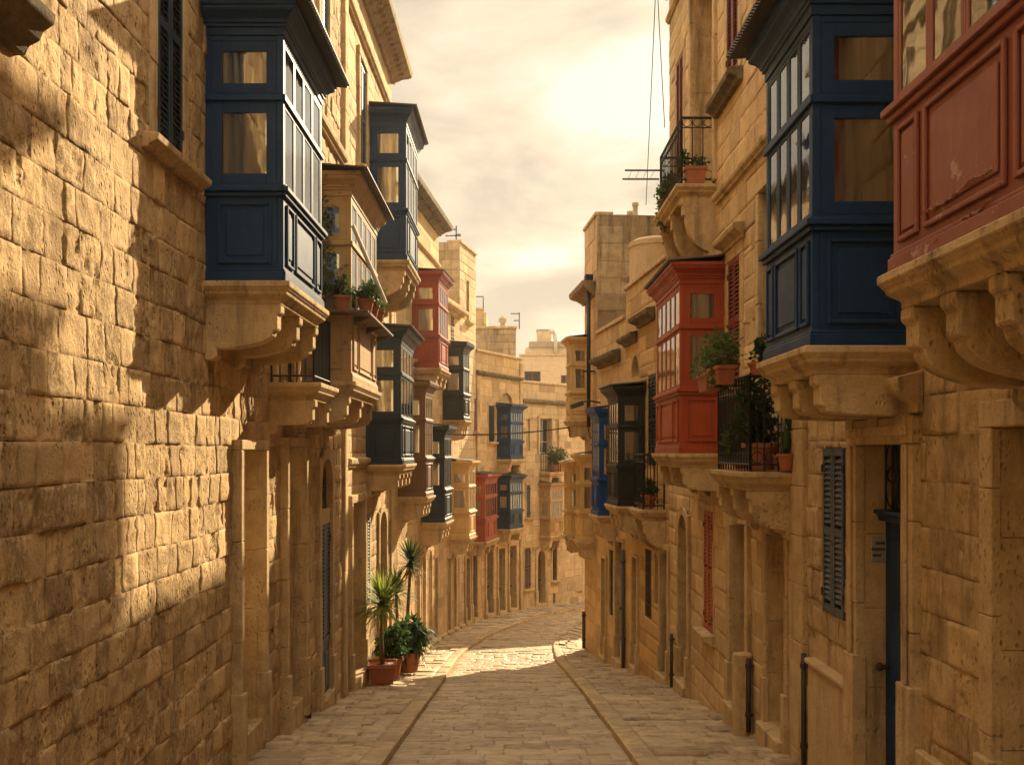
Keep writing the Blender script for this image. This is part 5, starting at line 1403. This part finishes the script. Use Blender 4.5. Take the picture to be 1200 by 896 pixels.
x = 2.18; y = 26.8; mb = MB(); mb.tube([(x, y, E + 3.55), (x, y, PZ(378, y))], .035, 8); mb.build('pipe', 'white_metal', root); mb = MB(); mb.lathe((x, y, PZ(380, y)), [(.05, 0), (.12, .05), (.12, .13), (.04, .2)], 10); mb.build('cowl', 'concrete', root)
for i, (px, py, dd, lab) in enumerate(((738.5, 248, 25.2, 'shorter of two chimney pipes beside the square tower'), (744.5, 238, 25.6, 'taller of two chimney pipes beside the square tower'))):
    x = PX(px, dd); root = thing('chimney_pipe', lab, 'chimney', (x, dd, E + 5)); mb = MB(); mb.tube([(x, dd, E + 3.4), (x, dd, PZ(py, dd))], .07, 10); mb.build('pipe', 'concrete', root); mb = MB(); mb.tube([(x, dd, PZ(py, dd) - .08), (x, dd, PZ(py, dd))], .09, 10); mb.build('rim', 'concrete', root)
# black stack pipe at the tower
F = FR5; s = .35
root = thing('drainpipe', 'tall black drainpipe running down the corner of the square tower', 'drainpipe', F.P(s, E, .12))
mb = MB(); mb.tube([F.P(.30, F.Z(500, .3), .16), F.P(.30, F.Z(325, .3), .16)], .05, 10); mb.build('pipe', 'iron', root, smooth=True)
mb = MB(); F.box(mb, .18, .42, F.Z(325, .3) - .08, F.Z(325, .3) + .06, .06, .26); mb.build('hopper', 'iron', root, bevel=.01)
mb = MB(); F.box(mb, .27, .33, F.Z(435, .3) - .02, F.Z(435, .3) + .02, -.02, .3); mb.build('bracket', 'iron', root)
pipe('thin black drainpipe stub beside the blocked doorway on the right', FR2, FR2.S(883), walk(FR2, FR2.S(883)), walk(FR2, FR2.S(883)) + .9, r=.03, mat='rusty_iron')
pipe('black drainpipe at the near right pavement beside the plastered plinth', FR1, FR1.S(949), walk(FR1, FR1.S(949)) - .1, FR1.Z(765, FR1.S(949)), r=.026, mat='rusty_iron')
pipe('short black pipe beside the arched right doorway', FR2, FR2.S(791), walk(FR2, FR2.S(791)), walk(FR2, FR2.S(791)) + .95, r=.028, mat='rusty_iron')
pipe('grey drainpipe beside the grey right door', FR4, FR4.S(733.2), walk(FR4, FR4.S(733)), walk(FR4, FR4.S(733)) + 2.6, r=.04, mat='grey_paint')
pipe('dark drainpipe at the corner where the right pavement narrows', FR5, FR5.S(686.5), walk(FR5, FR5.S(686.5)), walk(FR5, FR5.S(686.5)) + 1.0, r=.04, mat='rusty_iron')
# low guard stone beside door
root = thing('guard_stone', 'upright stone slab guarding the foot of the right doorway', 'guard stone', FR2.P(FR2.S(880), walk(FR2, FR2.S(880)), .1))
mb = MB(); a = FR2.S(882.5); b = FR2.S(878.5); zz = walk(FR2, a); FR2.box(mb, a, b, zz - .05, zz + .95, 0, .22); mb.build('slab', 'trim_stone', root, bevel=.02)
# street floodlight near the blue balcony
F = FR5; s = .9; zz = F.Z(470, s)
root = thing('wall_lamp', 'dark floodlight on an arm above the bright blue balcony', 'street lamp', F.P(s, zz, .5))
F = FR4; s = 2.6; z = F.Z(474, s)
mb = MB(); mb.tube([F.P(s, z + .05, 0), F.P(s, z + .1, .3), F.P(s, z + .05, .5)], .02, 6); mb.build('arm', 'iron', root)
mb = MB(); mb.prism([F.P(s - .12, z + .1, .46), F.P(s + .12, z + .1, .46), F.P(s + .12, z, .74), F.P(s - .12, z, .74)], [F.P(s - .15, z - .02, .44), F.P(s + .15, z - .02, .44), F.P(s + .15, z - .11, .72), F.P(s - .15, z - .11, .72)]); mb.build('lamp_head', 'iron', root, bevel=.01)
def cable(label, pts, r=.012, sag=.1, name='cable'):
    a, b = Vector(pts[0]), Vector(pts[1]); n = 16; mb = MB()
    mb.tube([a + (b - a) * (i / n) - Vector((0, 0, sag * 4 * (i / n) * (1 - i / n))) for i in range(n + 1)], r, 5)
    o = mb.build(name, 'iron'); o['label'] = label; o['category'] = 'cable'; o['group'] = 'cables and wires'
a = FL3.P(FL3.S(509), FL3.Z(508, FL3.S(509)), 0); b = FR5.P(1.2, FR5.Z(497, 1.2), 0)
cable('black cable sagging across the street before the bend', (a, b), .018, .12)
cable('looped cable hanging from the right tower wall towards the far bend', (FR5.P(1.3, FR5.Z(497, 1.2), .02), FR5.P(.1, FR5.Z(512, .1), .10)), .014, .15)
x, y = PX(768, 17.9), 17.9
cable('thin wire dropping from the tall right cornice down to the turret roof', ((PX(768, 17.9), 17.9, E + 8.3), (PX(757, 22), 22, PZ(240, 22))), .008, .02)
cable('second thin wire dropping beside the tall right house', ((PX(771, 18.0), 18.0, E + 8.3), (PX(779, 18.6), 18.6, PZ(150, 18.6))), .008, .02)
root = thing('drying_rack', 'clothes-line rack of two rods sticking out beyond the high iron balcony', 'drying rack', FR2.P(ib2[1], ib2[3] - .3, .52))
F = FR2; s0, s1, zb, zt = ib2; mb = MB()
for s, L in ((s1 - .25, .52), (s1 + .25, .5)):
    mb.tube([F.P(s, zt - .28, .45), F.P(s, zt - .28, .45 + L + .1)], .014, 6)
mb.build('rods', 'iron', root)
mb = MB()
for k in range(4): h = .6 + .12 * k; mb.tube([F.P(s1 - .25, zt - .28, h), F.P(s1 + .25, zt - .28, h)], .004, 4)
mb.build('lines', 'white_metal', root)
